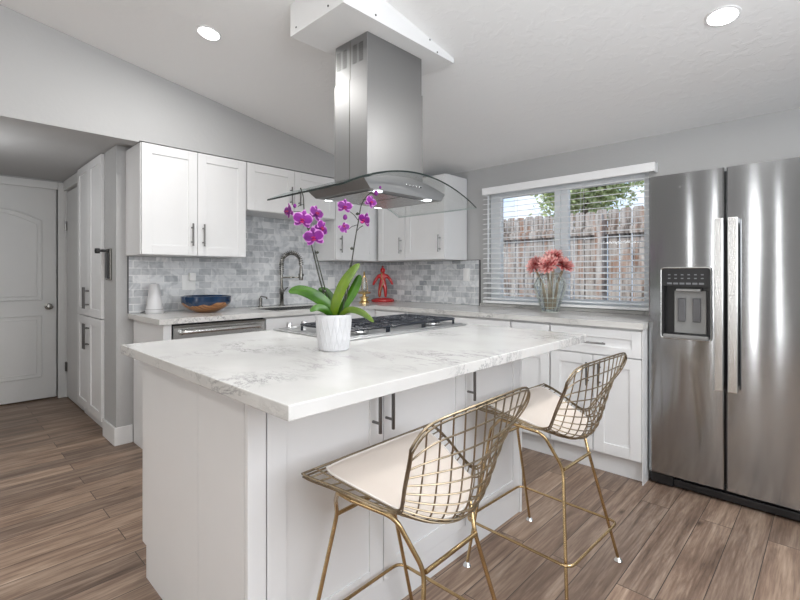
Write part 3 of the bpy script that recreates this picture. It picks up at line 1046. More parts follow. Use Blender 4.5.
obj('nozzle', B((DX0 + .07, DX1 - .05, -.545, -.50, 1.095, 1.112), bevel=.004), lgreym, dp)
obj('drip_tray', B((DX0 + .012, DX1 - .012, -.568, -.552, DZ0 + .004, DZ0 + .022), bevel=.003), lgreym, dp)
bm = bmesh.new()
for k in range(6):
    add_box(bm, DX0 + .03 + k * .03, DX0 + .053 + k * .03, -.5565, -.5541, 1.135, 1.145, bevel=.001)
for k in range(6):
    for z in (1.165, 1.185):
        add_box(bm, DX0 + .034 + k * .031, DX0 + .046 + k * .031, -.5555, -.5541, z, z + .006)
obj('button_row', bm, icon_m, dp)
bm = bmesh.new()
M = Matrix.Translation((2.995, -.5548, 1.668)) @ Euler((PI / 2, 0, 0)).to_matrix().to_4x4()
lathe(bm, [(0, 0), (.006, 0), (.006, .003), (0, .003)], seg=16, M=M)
obj('badge', bm, chromem, d1)

# ================================================================ ISLAND
IX0, IX1, IY0, IY1 = 1.612, 2.450, -2.794, -1.355
r = thing('kitchen_island', 'white cabinet body of the kitchen island', 'kitchen island', ((IX0 + IX1) / 2, (IY0 + IY1) / 2, 0))
obj('body', B((IX0 + .02, IX1, IY0, IY1, .115, .876)), cabm, r)
obj('toe_kick', B((IX0 + .07, IX1 - .004, IY0 + .005, IY1 - .005, 0, .1149)), cabm, r)
bm = bmesh.new()
yA, yB = IY0 - .018, IY0 - .0005
prism(bm, [(IX0 + .045, 0), (2.148, 0), (2.148, .876), (IX0, .876), (IX0, .125), (IX0 + .045, .125)], 'y', yA, yB)
obj('end_panel', bm, cabm, r)
obj('end_panel', B((2.1495, 2.4505, yA, yB, 0, .876), bevel=.0008), cabm, r)
obj('corner_post', B((2.4525, 2.472, yA, -2.757, 0, .876), bevel=.002), cabm, r)
obj('toe_board', B((2.451, 2.464, -2.756, IY1, 0, .112), bevel=.001), cabm, r)
obj('far_end_panel', B((IX0, 2.471, IY1 + .0005, IY1 + .018, 0, .876), bevel=.001), cabm, r)
for (u0, u1, hu) in ((-2.753, -2.306, -2.354), (-2.302, -1.822, -2.292), (-1.818, -1.358, -1.802)):
    d = obj('door', shaker('+x', 2.4515, u0, u1, .118, .868, th=.019, rec=.006), cabm, r)
    obj('handle', barhandle('+x', 2.4705, hu, .655, .835, r=.0062, out=.036), handlem, d)
# far side (cook side) doors and drawers
for i in range(3):
    u0 = IY0 + .008 + i * .476; u1 = u0 + .472
    f = bmesh.new()
    for (z0, z1) in ((.12, .70), (.706, .866)):
        add_box(f, IX0 + .001, IX0 + .02, u0, u1, z0, z1, bevel=.002)
    d = obj('door', f, cabm, r)
    bm = bmesh.new(); tube(bm, [(IX0 - .03, u0 + .16, .79), (IX0 - .03, u0 + .32, .79)], .006, 8)
    for q in (.19, .29): tube(bm, [(IX0, u0 + q, .79), (IX0 - .03, u0 + q, .79)], .005, 6)
    obj('handle', bm, handlem, d)

r = obj('island_worktop', B((1.585, 2.781, -2.882, -1.306, .879, .9135), bevel=.0025), quartzm)
tag(r, 'large rectangular white veined quartz top of the kitchen island', 'worktop')

# cooktop
CX0, CX1, CY0, CY1 = 1.605, 2.165, -2.228, -1.378
CT = .914
r = thing('gas_cooktop', 'stainless steel gas cooktop with black grates set in the island top', 'cooktop', ((CX0 + CX1) / 2, (CY0 + CY1) / 2, CT))
bm = bmesh.new()
add_box(bm, CX0 + .006, CX1 - .006, CY0 + .006, CY1 - .006, CT, CT + .003)
add_box(bm, CX0, CX1, CY0, CY1, CT + .003, CT + .008, bevel=.002)
obj('tray', bm, traym, r)
bm = bmesh.new()
for (x0, x1, y0, y1) in ((CX0 + .02, CX1 - .02, CY0 + .02, CY0 + .032), (CX0 + .02, CX1 - .02, CY1 - .032, CY1 - .02), (CX1 - .032, CX1 - .02, CY0 + .02, CY1 - .02), (CX0 + .02, CX0 + .032, CY0 + .02, CY1 - .02)):
    add_box(bm, x0, x1, y0, y1, CT + .0081, CT + .012, bevel=.002)
obj('rim', bm, traym, r)
burn = [(1.86, -2.053, .042), (2.05, -2.053, .033), (1.955, -1.80, .055), (1.86, -1.55, .033), (2.05, -1.55, .042)]
for bx, by, br in burn:
    bm = bmesh.new(); lathe(bm, [(0, 0), (br + .012, 0), (br + .012, .008), (br, .014), (0, .014)], (bx, by, CT + .0125), 24)
    b_ = obj('burner', bm, chromem, r, smooth=True)
    bm = bmesh.new(); lathe(bm, [(0, 0), (br - .004, 0), (br, .004), (br - .006, .010), (0, .011)], (bx, by, CT + .0266), 24)
    obj('burner_cap', bm, ironm, b_, smooth=True)
GZ = CT + .036
for gi in range(3):
    y0 = CY0 + .052 + gi * .252; y1 = y0 + .247
    x0, x1 = 1.765, CX1 - .045
    bm = bmesh.new()
    rr = .0065
    ring = rounded([(x0, y0, GZ), (x1, y0, GZ), (x1, y1, GZ), (x0, y1, GZ)], .02, 4, True)
    tube(bm, ring, rr, 6, closed=True)
    ym = (y0 + y1) / 2
    cs_ = [(1.86, ym), (2.05, ym)] if gi != 1 else [(1.955, ym)]
    for (qx, qy) in cs_:
        for a in range(4):
            an = a * PI / 2
            ex = {0: x1, 2: x0}.get(a, qx); ey = {1: y1, 3: y0}.get(a, qy)
            if gi != 1 and a == 0 and qx < 1.95: ex = 1.955
            if gi != 1 and a == 2 and qx > 1.95: ex = 1.955
            tube(bm, [(ex, ey, GZ), (qx + .03 * math.cos(an), qy + .03 * math.sin(an), GZ)], rr * .9, 6)
        for a in range(4):
            an = PI / 4 + a * PI / 2
            tube(bm, [(qx + .085 * math.cos(an) * 1.35, qy + .085 * math.sin(an) * 1.35, GZ), (qx + .045 * math.cos(an), qy + .045 * math.sin(an), GZ)], rr * .7, 6)
    tube(bm, [(1.955, y0, GZ), (1.955, y1, GZ)], rr * .9, 6)
    for yy in (y0 + .065, y1 - .065):
        tube(bm, [(x0, yy, GZ), (x1, yy, GZ)], rr * .7, 6)
    for fx in (x0 + .01, 1.955, x1 - .01):
        for fy in (y0 + .004, y1 - .004):
            tube(bm, [(fx, fy, GZ), (fx, fy, CT + .0075)], rr, 6)
    obj('grate', bm, ironm, r, smooth=True)
for k in range(5):
    bm = bmesh.new()
    lathe(bm, [(0, 0), (.018, 0), (.018, .003), (.014, .005), (.013, .022), (.011, .025), (0, .025)], (1.655, -2.165 + k * .085, CT + .0125), 20)
    obj('knob', bm, chromem, r, smooth=True)

# ================================================================ RANGE HOOD
HX0, HX1, HY0, HY1 = 1.60, 2.19, -2.255, -1.325
r = thing('range_hood', 'stainless steel island range hood with curved glass canopy', 'range hood', (1.9, -1.79, 1.55))
def gz(y):
    s = (y - (HY0 + HY1) / 2) / ((HY1 - HY0) / 2)
    return 1.55 + .112 * (1 - abs(s) ** 2.0)
CXa, CXb, CYa, CYb = 1.765, 2.015, -1.970, -1.572
# glass canopy: curved sheet 8 mm, dark edges; right and back edges painted as if lit
N = 40
th = .008
bm = bmesh.new()
ys = [HY0 + (HY1 - HY0) * i / N for i in range(N + 1)]
rows = []
for y in ys:
    z = gz(y)
    rows.append([bm.verts.new((HX0, y, z)), bm.verts.new((HX1, y, z)), bm.verts.new((HX1, y, z + th)), bm.verts.new((HX0, y, z + th))])
for A, C in zip(rows, rows[1:]):
    for k in (0, 2):
        f = bm.faces.new([A[k], A[k + 1], C[k + 1], C[k]]); f.material_index = 0
    for k in (1, 3):
        f = bm.faces.new([A[k], A[(k + 1) % 4], C[(k + 1) % 4], C[k]]); f.material_index = 1 if k == 1 else 2
f = bm.faces.new(rows[0][::-1]); f.material_index = 1
f = bm.faces.new(rows[-1]); f.material_index = 2
obj('glass_canopy', bm, None, r, mats=[hoodglass, edgem, edgel], smooth=True)
# steel body under the glass
bm = bmesh.new()
bx0, bx1 = 1.665, 2.105
by0, by1, bz = -2.03, -1.52, 1.578
ty0, ty1 = -2.07, -1.495
poly = [(by0, bz), (by1, bz)]
for k in range(13):
    y = ty1 + (ty0 - ty1) * k / 12
    poly.append((y, gz(y) - .002))
prism(bm, poly, 'x', bx0, bx1)
for v in bm.verts:
    if v.co.z < bz + .002:
        v.co.x += -.004 if v.co.x > 1.9 else .022
hb = obj('hood_body', bm, steel_h, r)
obj('button_strip', (lambda b: ([add_box(b, bx1 - .004, bx1 + .004, -1.80 + k * .024, -1.785 + k * .024, 1.622, 1.630, bevel=.001) for k in range(5)], b)[1])(bmesh.new()), chromem, hb)
obj('filter', B((1.72, 2.055, -2.0, -1.79, bz - .006, bz - .001), bevel=.001), steel_v, hb)
obj('filter', B((1.72, 2.055, -1.78, -1.56, bz - .006, bz - .001), bevel=.001), steel_v, hb)
for lx in (1.70, 2.072):
    for ly in (-1.955, -1.60):
        bm = bmesh.new(); lathe(bm, [(0, 0), (.021, 0), (.021, -.003), (.0, -.004)], (lx, ly, bz - .001), 24)
        obj('led_light', bm, ledm, hb, smooth=True)
ch = bmesh.new()
add_box(ch, CXa,  CXb, CYa, CYb, gz(-1.9) - .0, 2.145, bevel=.002)
c_low = obj('chimney_lower', ch, steel_h, r)
c_up = obj('chimney_upper', B((CXa + .004, CXb - .004, CYa + .004, CYb - .004, 2.1451, SZ - .001), bevel=.002), steel_h, r)
for x0 in (1.782, 1.828, 1.905, 1.951):
    bm = bmesh.new()
    for k in range(8):
        add_box(bm, x0, x0 + .030, CYa + .0028, CYa + .0045, 2.218 + k * .0118, 2.2225 + k * .0118)
    obj('vent_slots', bm, blackm, c_up)
bm = bmesh.new()
add_box(bm, 1.884, 1.887, CYa - .001, CYa + .0005, gz(-1.9), 2.145)
add_box(bm, 1.884, 1.887, CYa + .003, CYa + .0045, 2.146, SZ - .002)
obj('seam', bm, gunm, c_up)
light('hood_led_glow', 'AREA', (1.9, -1.79, 1.55), (0, 0, 0), 5, (.95, .98, 1), shape='RECTANGLE', size=.3, size_y=.4)

# ================================================================ CEILING LIGHTS
tilt = math.atan(SL)
def downlight(label, x, y):
    z = zc(y)
    t = thing('recessed_ceiling_light', label, 'ceiling light', (x, y, z), 0, 'recessed downlights in the sloped ceiling')
    t.rotation_euler = (-tilt, 0, 0)
    bm = bmesh.new(); lathe(bm, [(.066, -.001), (.066, -.004), (.056, -.006), (.054, -.003), (.054, -.001)], seg=40)
    obj('trim_ring', bm, trimm, t, local=True, smooth=True)
    bm = bmesh.new(); lathe(bm, [(0, -.003), (.054, -.003), (.052, -.006), (0, -.007)], seg=40)
    obj('lens', bm, lampm, t, local=True, smooth=True)
    light('downlight_glow', 'AREA', (x, y, z - .03), (-tilt, 0, 0), 12, (1, .985, .96), shape='DISK', size=.14)
downlight('lit round recessed ceiling light left of the hood soffit', 1.108, -2.329)
downlight('lit round recessed ceiling light on the right, in front of the refrigerator', 3.257, -1.03)
light('living_room_downlight', 'AREA', (1.2, -4.9, zc(-4.9) - .03), (-tilt, 0, 0), 12, (1, .97, .92), shape='DISK', size=.14)
light('living_room_downlight', 'AREA', (3.6, -4.9, zc(-4.9) - .03), (-tilt, 0, 0), 12, (1, .97, .92), shape='DISK', size=.14)
light('hall_fill', 'POINT', (-.4, -3.35, 1.75), (0, 0, 0), 7.0, (.97, .985, 1), shadow_soft_size=.12)  # unseen point lamp without a fixture, added to brighten the hallway

# ================================================================ WINDOW BLIND
r = thing('window_blind', 'white horizontal slat blind with open slats over the window', 'blind', (2.03, -.03, .97))
obj('valance', B((1.395, 2.745, -.078, -.066, 1.876, 1.936), (1.395, 1.405, -.066, -.001, 1.876, 1.936), (2.735, 2.745, -.066, -.001, 1.876, 1.936), bevel=.003), blindm, r)
obj('head_rail', B((1.407, 2.733, -.06, -.012, 1.89, 1.93)), blindm, r)
BX0, BX1 = 1.392, 2.715
nsl = 21
for i in range(nsl):
    z = .988 + i * .0428
    M = Matrix.Translation((0, -.036, z)) @ Euler((math.radians(11), 0, 0)).to_matrix().to_4x4()
    bm = bmesh.new()
    # slat with a slight crown
    pf = [(-.024, 0), (-.012, .0018), (0, .0024), (.012, .0018), (.024, 0), (.024, -.0022), (0, -.0002), (-.024, -.0022)]
    prism(bm, pf, 'x', BX0, BX1, M=M)
    obj('slat', bm, blindm, r)
obj('bottom_rail', B((BX0, BX1, -.060, -.012, .945, .965), bevel=.003), blindm, r)
bm = bmesh.new()
for x in (1.46, 1.70, 2.03 + .22, 2.60):
    for y in (-.0625, -.0095):
        tube(bm, [(x, y, .955), (x, y, 1.89)], .0011, 5)
obj('ladder_cord', bm, blindm, r)
bm = bmesh.new(); tube(bm, [(1.45, -.063, 1.87), (1.45, -.064, 1.21)], .0045, 8)
obj('tilt_wand', bm, vinylm, r)

# ================================================================ WALL PLATES
def plate(label, face, u, z, w=.07, h=.115, kind='outlet', plug=False):
    r = thing('wall_outlet' if kind == 'outlet' else 'light_switch', label, kind, ((.011, u, z) if face == '+x' else (u, -.011, z)), 0, 'white wall plates on the backsplash')
    p0 = .011 if face == '+x' else -.011
    f = fr(face, p0)
    obj('plate', B(f(u - w / 2, u + w / 2, 0.0003, .006, z - h / 2, z + h / 2), bevel=.002), platem, r)
    n = 2 if w > .1 else 1
    for i in range(n):
        c = u + (i - (n - 1) / 2) * .046
        obj('insert', B(f(c - .017, c + .017, .0061, .009, z - .034, z + .034), bevel=.0015), platem, r)
    if plug:
        obj('plug_in_adapter', B(f(u + .012 - .02, u + .012 + .028, .0095, .05, z + .012, z + .075), bevel=.008), platem, r)
    return r
plate('white double wall plate with plugged-in adapter above the bowl', '+x', -2.014, 1.128, w=.10, plug=True)
plate('white wall plate left of the gold ornament, behind the orchid', '+x', -.645, 1.108, w=.085)
plate('slim white wall plate in the tiled corner beside the gold ornament', '+x', -.20, 1.10, w=.07)
plate('white wall plate on the tiles between the cabinet and the window', '-y', 1.188, 1.19, w=.07)

# ================================================================ FAUCET and soap pump
fx, fy = .085, -1.245
r = thing('kitchen_faucet', 'tall dark spring pull-down faucet behind the sink', 'faucet', (fx, fy, .914))
bm = bmesh.new()
lathe(bm, [(0, 0), (.028, 0), (.028, .008), (.018, .014), (.017, .10), (.020, .105), (.020, .15), (.012, .16), (.010, .30), (0, .30)], (fx, fy, .914), 20)
obj('column', bm, gunm, r, smooth=True)
bm = bmesh.new()
aR = .085
pts = [Vector((fx, fy, 1.19 + .018 * k)) for k in range(6)]
pts += [Vector((fx + aR - aR * math.cos(a), fy, 1.285 + aR * math.sin(a) * 1.15)) for a in [PI * k / 18 for k in range(19)]]
pts += [Vector((fx + 2 * aR, fy, 1.27))]
# spring coil around the path
coil = []
L = len(pts)
turns = 27
dense = []
for i in range(L - 1):
    for k in range(22):
        dense.append(pts[i].lerp(pts[i + 1], k / 22))
nd = len(dense)
for i, p in enumerate(dense):
    dd = (dense[min(i + 1, nd - 1)] - dense[max(i - 1, 0)]).normalized()
    s = Vector((0, 1, 0)); q = dd.cross(s).normalized()
    a = 2 * PI * turns * i / nd
    coil.append(p + (s * math.cos(a) + q * math.sin(a)) * .018)
tube(bm, coil, .0042, 5)
tube(bm, pts, .0075, 8)
obj('spring_hose', bm, gunm, r, smooth=True)
bm = bmesh.new()
hx = fx + 2 * aR
lathe(bm, [(0, .0), (.017, .0), (.020, .01), (.016, .05), (.014, .11), (.010, .13), (0, .13)], (hx, fy, 1.14), 18)
obj('spray_head', bm, gunm, r, smooth=True)
bm = bmesh.new()
tube(bm, [(fx, fy, 1.165), (hx - .01, fy, 1.165)], .008, 8)
lathe(bm, [(.020, -.01), (.024, -.01), (.024, .012), (.020, .012)], (hx, fy, 1.185), 18)
obj('holder_arm', bm, gunm, r, smooth=True)
bm = bmesh.new()
tube(bm, [(fx, fy, 1.04), (fx + .01, fy + .045, 1.045)], .009, 10)
tube(bm, [(fx + .01, fy + .045, 1.045), (fx + .03, fy + .10, 1.075)], .005, 8)
obj('lever', bm, gunm, r, smooth=True)
r.rotation_euler = (0, 0, PI / 4)
sx_, sy_ = .07, -1.44
r = thing('soap_dispenser', 'small dark soap pump left of the faucet', 'soap dispenser', (sx_, sy_, .914))
bm = bmesh.new(); lathe(bm, [(0, 0), (.022, 0), (.022, .006), (.012, .012), (.011, .055), (.014, .058), (.014, .075), (0, .078)], (sx_, sy_, .914), 18)
obj('base', bm, gunm, r, smooth=True)
bm = bmesh.new(); tube(bm, rounded([(sx_, sy_, .985), (sx_, sy_, 1.005), (sx_ + .08, sy_ + .01, .998), (sx_ + .085, sy_ + .01, .985)], .012), .0055, 8)
obj('spout', bm, gunm, r, smooth=True)

# ================================================================ COUNTER ITEMS
# bowl
bx, by = .265, -1.985
r = thing('wooden_bowl', 'wooden bowl with a dark blue resin rim on the left worktop', 'bowl', (bx, by, .914))
bm = bmesh.new()
R0 = .171
def wavy(prof0, prof1, seg=64):
    pass
# wood lower shell with an irregular upper edge, blue upper shell meeting it
def shell(bm, zs_lo, zs_hi, lo_irreg, hi_irreg, inner):
    seg = 72
    rings = []
    n = 9
    for i in range(n + 1):
        s = i / n
        ring = []
        for k in range(seg):
            a = 2 * PI * k / seg
            ir = .010 * math.sin(3 * a + 1) + .006 * math.sin(7 * a) + .004 * math.sin(13 * a + 2)
            z0 = zs_lo + (ir if lo_irreg else 0); z1 = zs_hi + (ir if hi_irreg else 0)
            z = z0 + (z1 - z0) * s
            rr = .060 + (R0 - .060) * math.sin(min(1, z / .085) * PI / 2) ** .8 if z > 0 else .060
            if z > .085: rr = R0 + (z - .085) * .05
            ring.append(bm.verts.new((bx + rr * math.cos(a), by + rr * math.sin(a), .914 + z)))
        rings.append(ring)
    for A, C in zip(rings, rings[1:]):
        for k in range(seg):
            bm.faces.new([A[k], A[(k + 1) % seg], C[(k + 1) % seg], C[k]])
    return rings
bm = bmesh.new()
rg = shell(bm, 0.0005, .062, False, True, False)
bm.faces.new(rg[0][::-1])
obj('wood_base', bm, bwood, r, smooth=True)
bm = bmesh.new()
rg = shell(bm, .062, .118, True, False, False)
seg = 72
prev = rg[-1]
for (rr, z) in ((R0 - .006, .120), (R0 - .016, .108), (.12, .045), (.06, .018), (.001, .014)):
    ring = [bm.verts.new((bx + rr * math.cos(2 * PI * k / seg), by + rr * math.sin(2 * PI * k / seg), .914 + z)) for k in range(seg)]
    for k in range(seg):
        bm.faces.new([prev[k], prev[(k + 1) % seg], ring[(k + 1) % seg], ring[k]])
    prev = ring
obj('resin_rim', bm, bluem, r, smooth=True)
# diffuser
dx_, dy_ = .115, -2.29
r = thing('aroma_diffuser', 'white tapered aroma diffuser in the left worktop corner', 'diffuser', (dx_, dy_, .914))
bm = bmesh.new(); lathe(bm, [(0, 0), (.054, 0), (.058, .006), (.058, .024), (.056, .030), (.050, .06), (.039, .15), (.035, .195), (.030, .207), (.012, .211), (0, .211)], (dx_, dy_, .914), 36)
obj('body', bm, creamm, r, smooth=True)
bm = bmesh.new(); lathe(bm, [(.0565, .0275), (.0585, .0275), (.0585, .031), (.055, .031)], (dx_, dy_, .914), 36)
obj('seam_ring', bm, lgreym, r)
bm = bmesh.new(); tube(bm, [(dx_ - .02, dy_ - .055, .92), (dx_ - .05, dy_ - .075, .919), (dx_ - .07, dy_ - .07, .919), (dx_ - .085, dy_ - .03, .925)], .003, 6)
obj('power_cord', bm, greym, r)

# gold ornament (tiered gold and glass decanter)
gx, gy = .31, -.475
r = thing('gold_decanter', 'tall gold and glass ornament standing on the corner worktop left of the red figurine', 'ornament', (gx, gy, .914))
bm = bmesh.new(); lathe(bm, [(0, 0), (.050, 0), (.050, .012), (.036, .020), (.030, .045), (.048, .052), (.048, .060), (.020, .066), (.016, .085), (.060, .092), (.064, .104), (.050, .112), (.020, .116), (0, .118)], (gx, gy, .914), 28)
obj('base', bm, goldpm, r, smooth=True)
bm = bmesh.new(); lathe(bm, [(.014, .118), (.030, .128), (.032, .15), (.024, .21), (.020, .24), (.012, .25), (0, .25)], (gx, gy, .914), 28)
obj('glass_body', bm, vaseglass, r, smooth=True)
bm = bmesh.new(); lathe(bm, [(0, .25), (.016, .251), (.016, .262), (.006, .268), (.012, .280), (.006, .30), (0, .312)], (gx, gy, .914), 24)
for a in range(4):
    an = a * PI / 2 + .4
    tube(bm, [(gx + .034 * math.cos(an), gy + .034 * math.sin(an), .914 + .116), (gx + .034 * math.cos(an), gy + .034 * math.sin(an), .914 + .16), (gx + .018 * math.cos(an), gy + .018 * math.sin(an), .914 + .252)], .0028, 6)
obj('finial', bm, goldpm, r, smooth=True)

# red figurine: standing figure with arms held out, on a round disc
qx, qy = .248, -.165
r = thing('red_figurine', 'glossy red figurine of a standing figure on a round red base in the corner', 'figurine', (qx, qy, .914), math.radians(43.86))
bm = bmesh.new(); lathe(bm, [(0, 0), (.115, 0), (.120, .008), (.118, .022), (.095, .034), (.03, .040), (0, .040)], seg=40)
obj('base', bm, redm, r, local=True, smooth=True)
def skin(name, verts, edges, radii, mat, parent, root=0, sub=1):
    me = bpy.data.meshes.new(name)
    me.from_pydata(verts, edges, [])
    o = bpy.data.objects.new(name, me)
    COL.objects.link(o)
    m = o.modifiers.new('s', 'SKIN'); m.use_smooth_shade = True
    sv = me.skin_vertices[0].data
    for i, rr in enumerate(radii):
        sv[i].radius = rr if isinstance(rr, tuple) else (rr, rr)
        sv[i].use_root = (i == root)
    ss = o.modifiers.new('u', 'SUBSURF'); ss.levels = sub; ss.render_levels = sub
    dg = bpy.context.evaluated_depsgraph_get()
    ev = o.evaluated_get(dg)
    nm = bpy.data.meshes.new_from_object(ev)
    o.modifiers.clear()
    o.data = nm
    nm.materials.clear(); nm.materials.append(mat)
    for p in nm.polygons: p.use_smooth = True
    if parent: o.parent = parent
    return o
V = [(0, 0, .185), (0, 0, .225), (0, 0, .268), (0, 0, .285), (0, -.004, .318),
     (-.042, 0, .262), (-.078, -.004, .215), (-.10, -.006, .165), (.042, 0, .262), (.078, -.004, .225), (.102, -.006, .170),
     (-.022, 0, .165), (-.030, -.008, .105), (-.034, 0, .040), (.022, 0, .165), (.028, -.008, .105), (.030, 0, .040)]
Ed = [(0, 1), (1, 2), (2, 3), (3, 4), (2, 5), (5, 6), (6, 7), (2, 8), (8, 9), (9, 10), (0, 11), (11, 12), (12, 13), (0, 14), (14, 15), (15, 16)]
Rd = [(.032, .022), (.027, .020), (.038, .022), .015, (.025, .026), .019, .016, .012, .019, .016, .012, .024, .019, .014, .024, .019, .014]
skin('body', V, Ed, Rd, redm, r, 0, 2)
bm = bmesh.new()
lathe(bm, [(0, -.030), (.013, -.026), (.022, -.014), (.026, .002), (.024, .017), (.014, .028), (0, .031)], (0, -.003, .314), 20)
obj('head', bm, redm, r, local=True, smooth=True)
bm = bmesh.new()
tube(bm, [(-.008, -.022, .30), (-.012, -.021, .245), (.012, -.022, .20), (-.01, -.025, .15), (-.03, -.024, .10), (-.034, -.014, .05)], .0045, 6)
obj('gilded_trim', bm, goldpm, r, local=True, smooth=True)
bm = bmesh.new()
lathe(bm, [(0, 0), (.006, .002), (.012, .012), (0, .028)], (0, 0, .343), 14)
obj('headdress', bm, redm, r, local=True, smooth=True)

# ================================================================ VASE with dahlias
vx_, vy_ = 2.078, -.205
VB = .914
r = thing('wire_vase', 'faceted wire and glass vase holding pink dahlias on the window worktop', 'vase', (vx_, vy_, VB))
vp = [(.060, .0), (.070, .04), (.100, .13), (.116, .185), (.104, .23), (.078, .27), (.064, .285)]
bm = bmesh.new(); lathe(bm, [(0, .002)] + [(a - .004, b + .002) for a, b in vp], (vx_, vy_, VB), 12)
obj('glass', bm, vaseglass, r)
bm = bmesh.new()
nr = 14
def vr(z):
    for (a, b), (c, d) in zip(vp, vp[1:]):
        if b <= z <= d: return a + (c - a) * (z - b) / (d - b)
    return vp[-1][0]
for k in range(nr):
    for sgn in (1, -1):
        pts = []
        for j in range(13):
            z = .285 * j / 12
            a = 2 * PI * k / nr + sgn * (max(0, z - .10)) * 1.25
            rr = vr(z)
            pts.append((vx_ + rr * math.cos(a), vy_ + rr * math.sin(a), VB + z + .003))
        tube(bm, pts, .0016, 5)
for z in (.003, .035, .07, .105, .285):
    rr = vr(z)
    tube(bm, arcpts((vx_, vy_, VB + z), rr, 0, 2 * PI * 35 / 36, 35, 'xy'), .0018, 5, closed=True)
obj('wire_cage', bm, pmat('pale_brass_wire', (.60, .64, .58), .3, .5, var=.15, vscale=20), r)

def dahlia(label, dx, dz, dy, R, seed):
    """dx to the right, dz height above the worktop, dy away, local frame facing the camera side"""
    random.seed(seed)
    ca, sa = math.cos(math.radians(43.86)), math.sin(math.radians(43.86))
    def Wd(a, b): return (vx_ + a * ca - b * sa, vy_ + a * sa + b * ca)
    hx_, hy_ = Wd(dx, dy)
    t = thing('dahlia', label, 'flower', (vx_, vy_, VB), 0, 'pink dahlias in the wire vase')
    bm = bmesh.new()
    b0 = Wd(dx * .25, dy * .25)
    m0 = Wd(dx * .5, dy * .5)
    tube(bm, [(b0[0], b0[1], VB + .02), (m0[0], m0[1], VB + .2), (hx_, hy_, VB + dz - .02)], .0075, 7)
    tube(bm, [(b0[0] + .012, b0[1], VB + .03), (m0[0] + .012, m0[1] - .008, VB + .2), (hx_, hy_, VB + dz - .03)], .006, 6)
    obj('stem', bm, twigm, t)
    # tilt of the head outward/up, towards the room
    n = Vector((hx_ - vx_, hy_ - vy_ - .09, .10)).normalized()
    q = n.to_track_quat('Z', 'Y').to_matrix().to_4x4()
    M = Matrix.Translation((hx_, hy_, VB + dz)) @ q
    bm = bmesh.new()
    for layer, (cnt, ln, el) in enumerate(((16, 1.0, .12), (15, .92, .42), (13, .78, .75), (10, .58, 1.08), (7, .38, 1.35))):
        for k in range(cnt):
            a = 2 * PI * (k + layer * .5) / cnt + random.uniform(-.07, .07)
            e = el + random.uniform(-.08, .08)
            l_ = R * ln * random.uniform(.92, 1.06); w = R * .115
            d = Vector((math.cos(a) * math.cos(e), math.sin(a) * math.cos(e), math.sin(e)))
            sd = Vector((-math.sin(a), math.cos(a), 0)); up = d.cross(sd) * -1
            pts = [(0.05, .25), (.4, .9), (.75, 1.0), (.93, .6), (1.0, .08)]
            Lv = []; Rv = []; Cv = []
            for s, ww in pts:
                c = d * l_ * s
                Lv.append(bm.verts.new(M @ (c + sd * w * ww + up * w * .35 * ww))); Rv.append(bm.verts.new(M @ (c - sd * w * ww + up * w * .35 * ww)))
                Cv.append(bm.verts.new(M @ c))
            for i in range(len(pts) - 1):
                f = bm.faces.new([Lv[i], Cv[i], Cv[i + 1], Lv[i + 1]]); f.material_index = 1 if i >= (1 if k % 2 else 2) else 0
                f = bm.faces.new([Cv[i], Rv[i], Rv[i + 1], Cv[i + 1]]); f.material_index = 1 if i >= (1 if k % 2 else 2) else 0
    obj('flower_head', bm, None, t, mats=[dahm, dahl])
    return t
dahlia('leftmost pink dahlia in the wire vase', -.105, .345, .02, .084, 1)
dahlia('large pink dahlia second from the left in the vase', -.03, .345, -.035, .094, 2)
dahlia('topmost pink dahlia in the middle of the bunch', .03, .405, .02, .086, 3)
dahlia('rightmost pink dahlia of the bunch in the vase', .095, .345, -.01, .092, 4)

# ================================================================ ORCHID
ox, oy, oz = 2.2815, -2.3755, .9136
orc = thing('potted_orchid', 'magenta orchid with two flower stems in a white ceramic pot on the island', 'potted plant', (ox, oy, oz), math.radians(43.86))
K = 1 / 266.5
def OP(px, py, y=0.0):
    """local point of the plant from its place in the photo (local x right, y away, z up)"""
    return Vector(((px - 331.5) * K, y, (347 - py) * K))
bm = bmesh.new()
lathe(bm, [(0, .0), (.050, .0), (.0545, .004), (.0660, .127), (.0655, .1305), (.0625, .1305), (.0615, .122), (.058, .112), (0, .112)], seg=48)
# diamond facets pressed into the wall
for v in bm.verts:
    rr = math.hypot(v.co.x, v.co.y)
po = obj('pot', bm, creamm, orc, local=True, smooth=True)
bm = bmesh.new()
for k in range(18):
    for sgn in (1, -1):
        pts = []
        for j in range(15):
            z = .004 + .118 * j / 14
            a = 2 * PI * k / 18 + sgn * z * 3.4
            rr = .0545 + .0115 * (z - .004) / .123 + .0002
            pts.append((rr * math.cos(a), rr * math.sin(a), z))
        tube(bm, pts, .0015, 4)
obj('relief', bm, creamm, po, local=True)
bm = bmesh.new(); lathe(bm, [(0, .1205), (.03, .121), (.0612, .1175), (.060, .1125), (0, .1125)], seg=32)
obj('potting_mix', bm, waxm, orc, local=True, smooth=True)

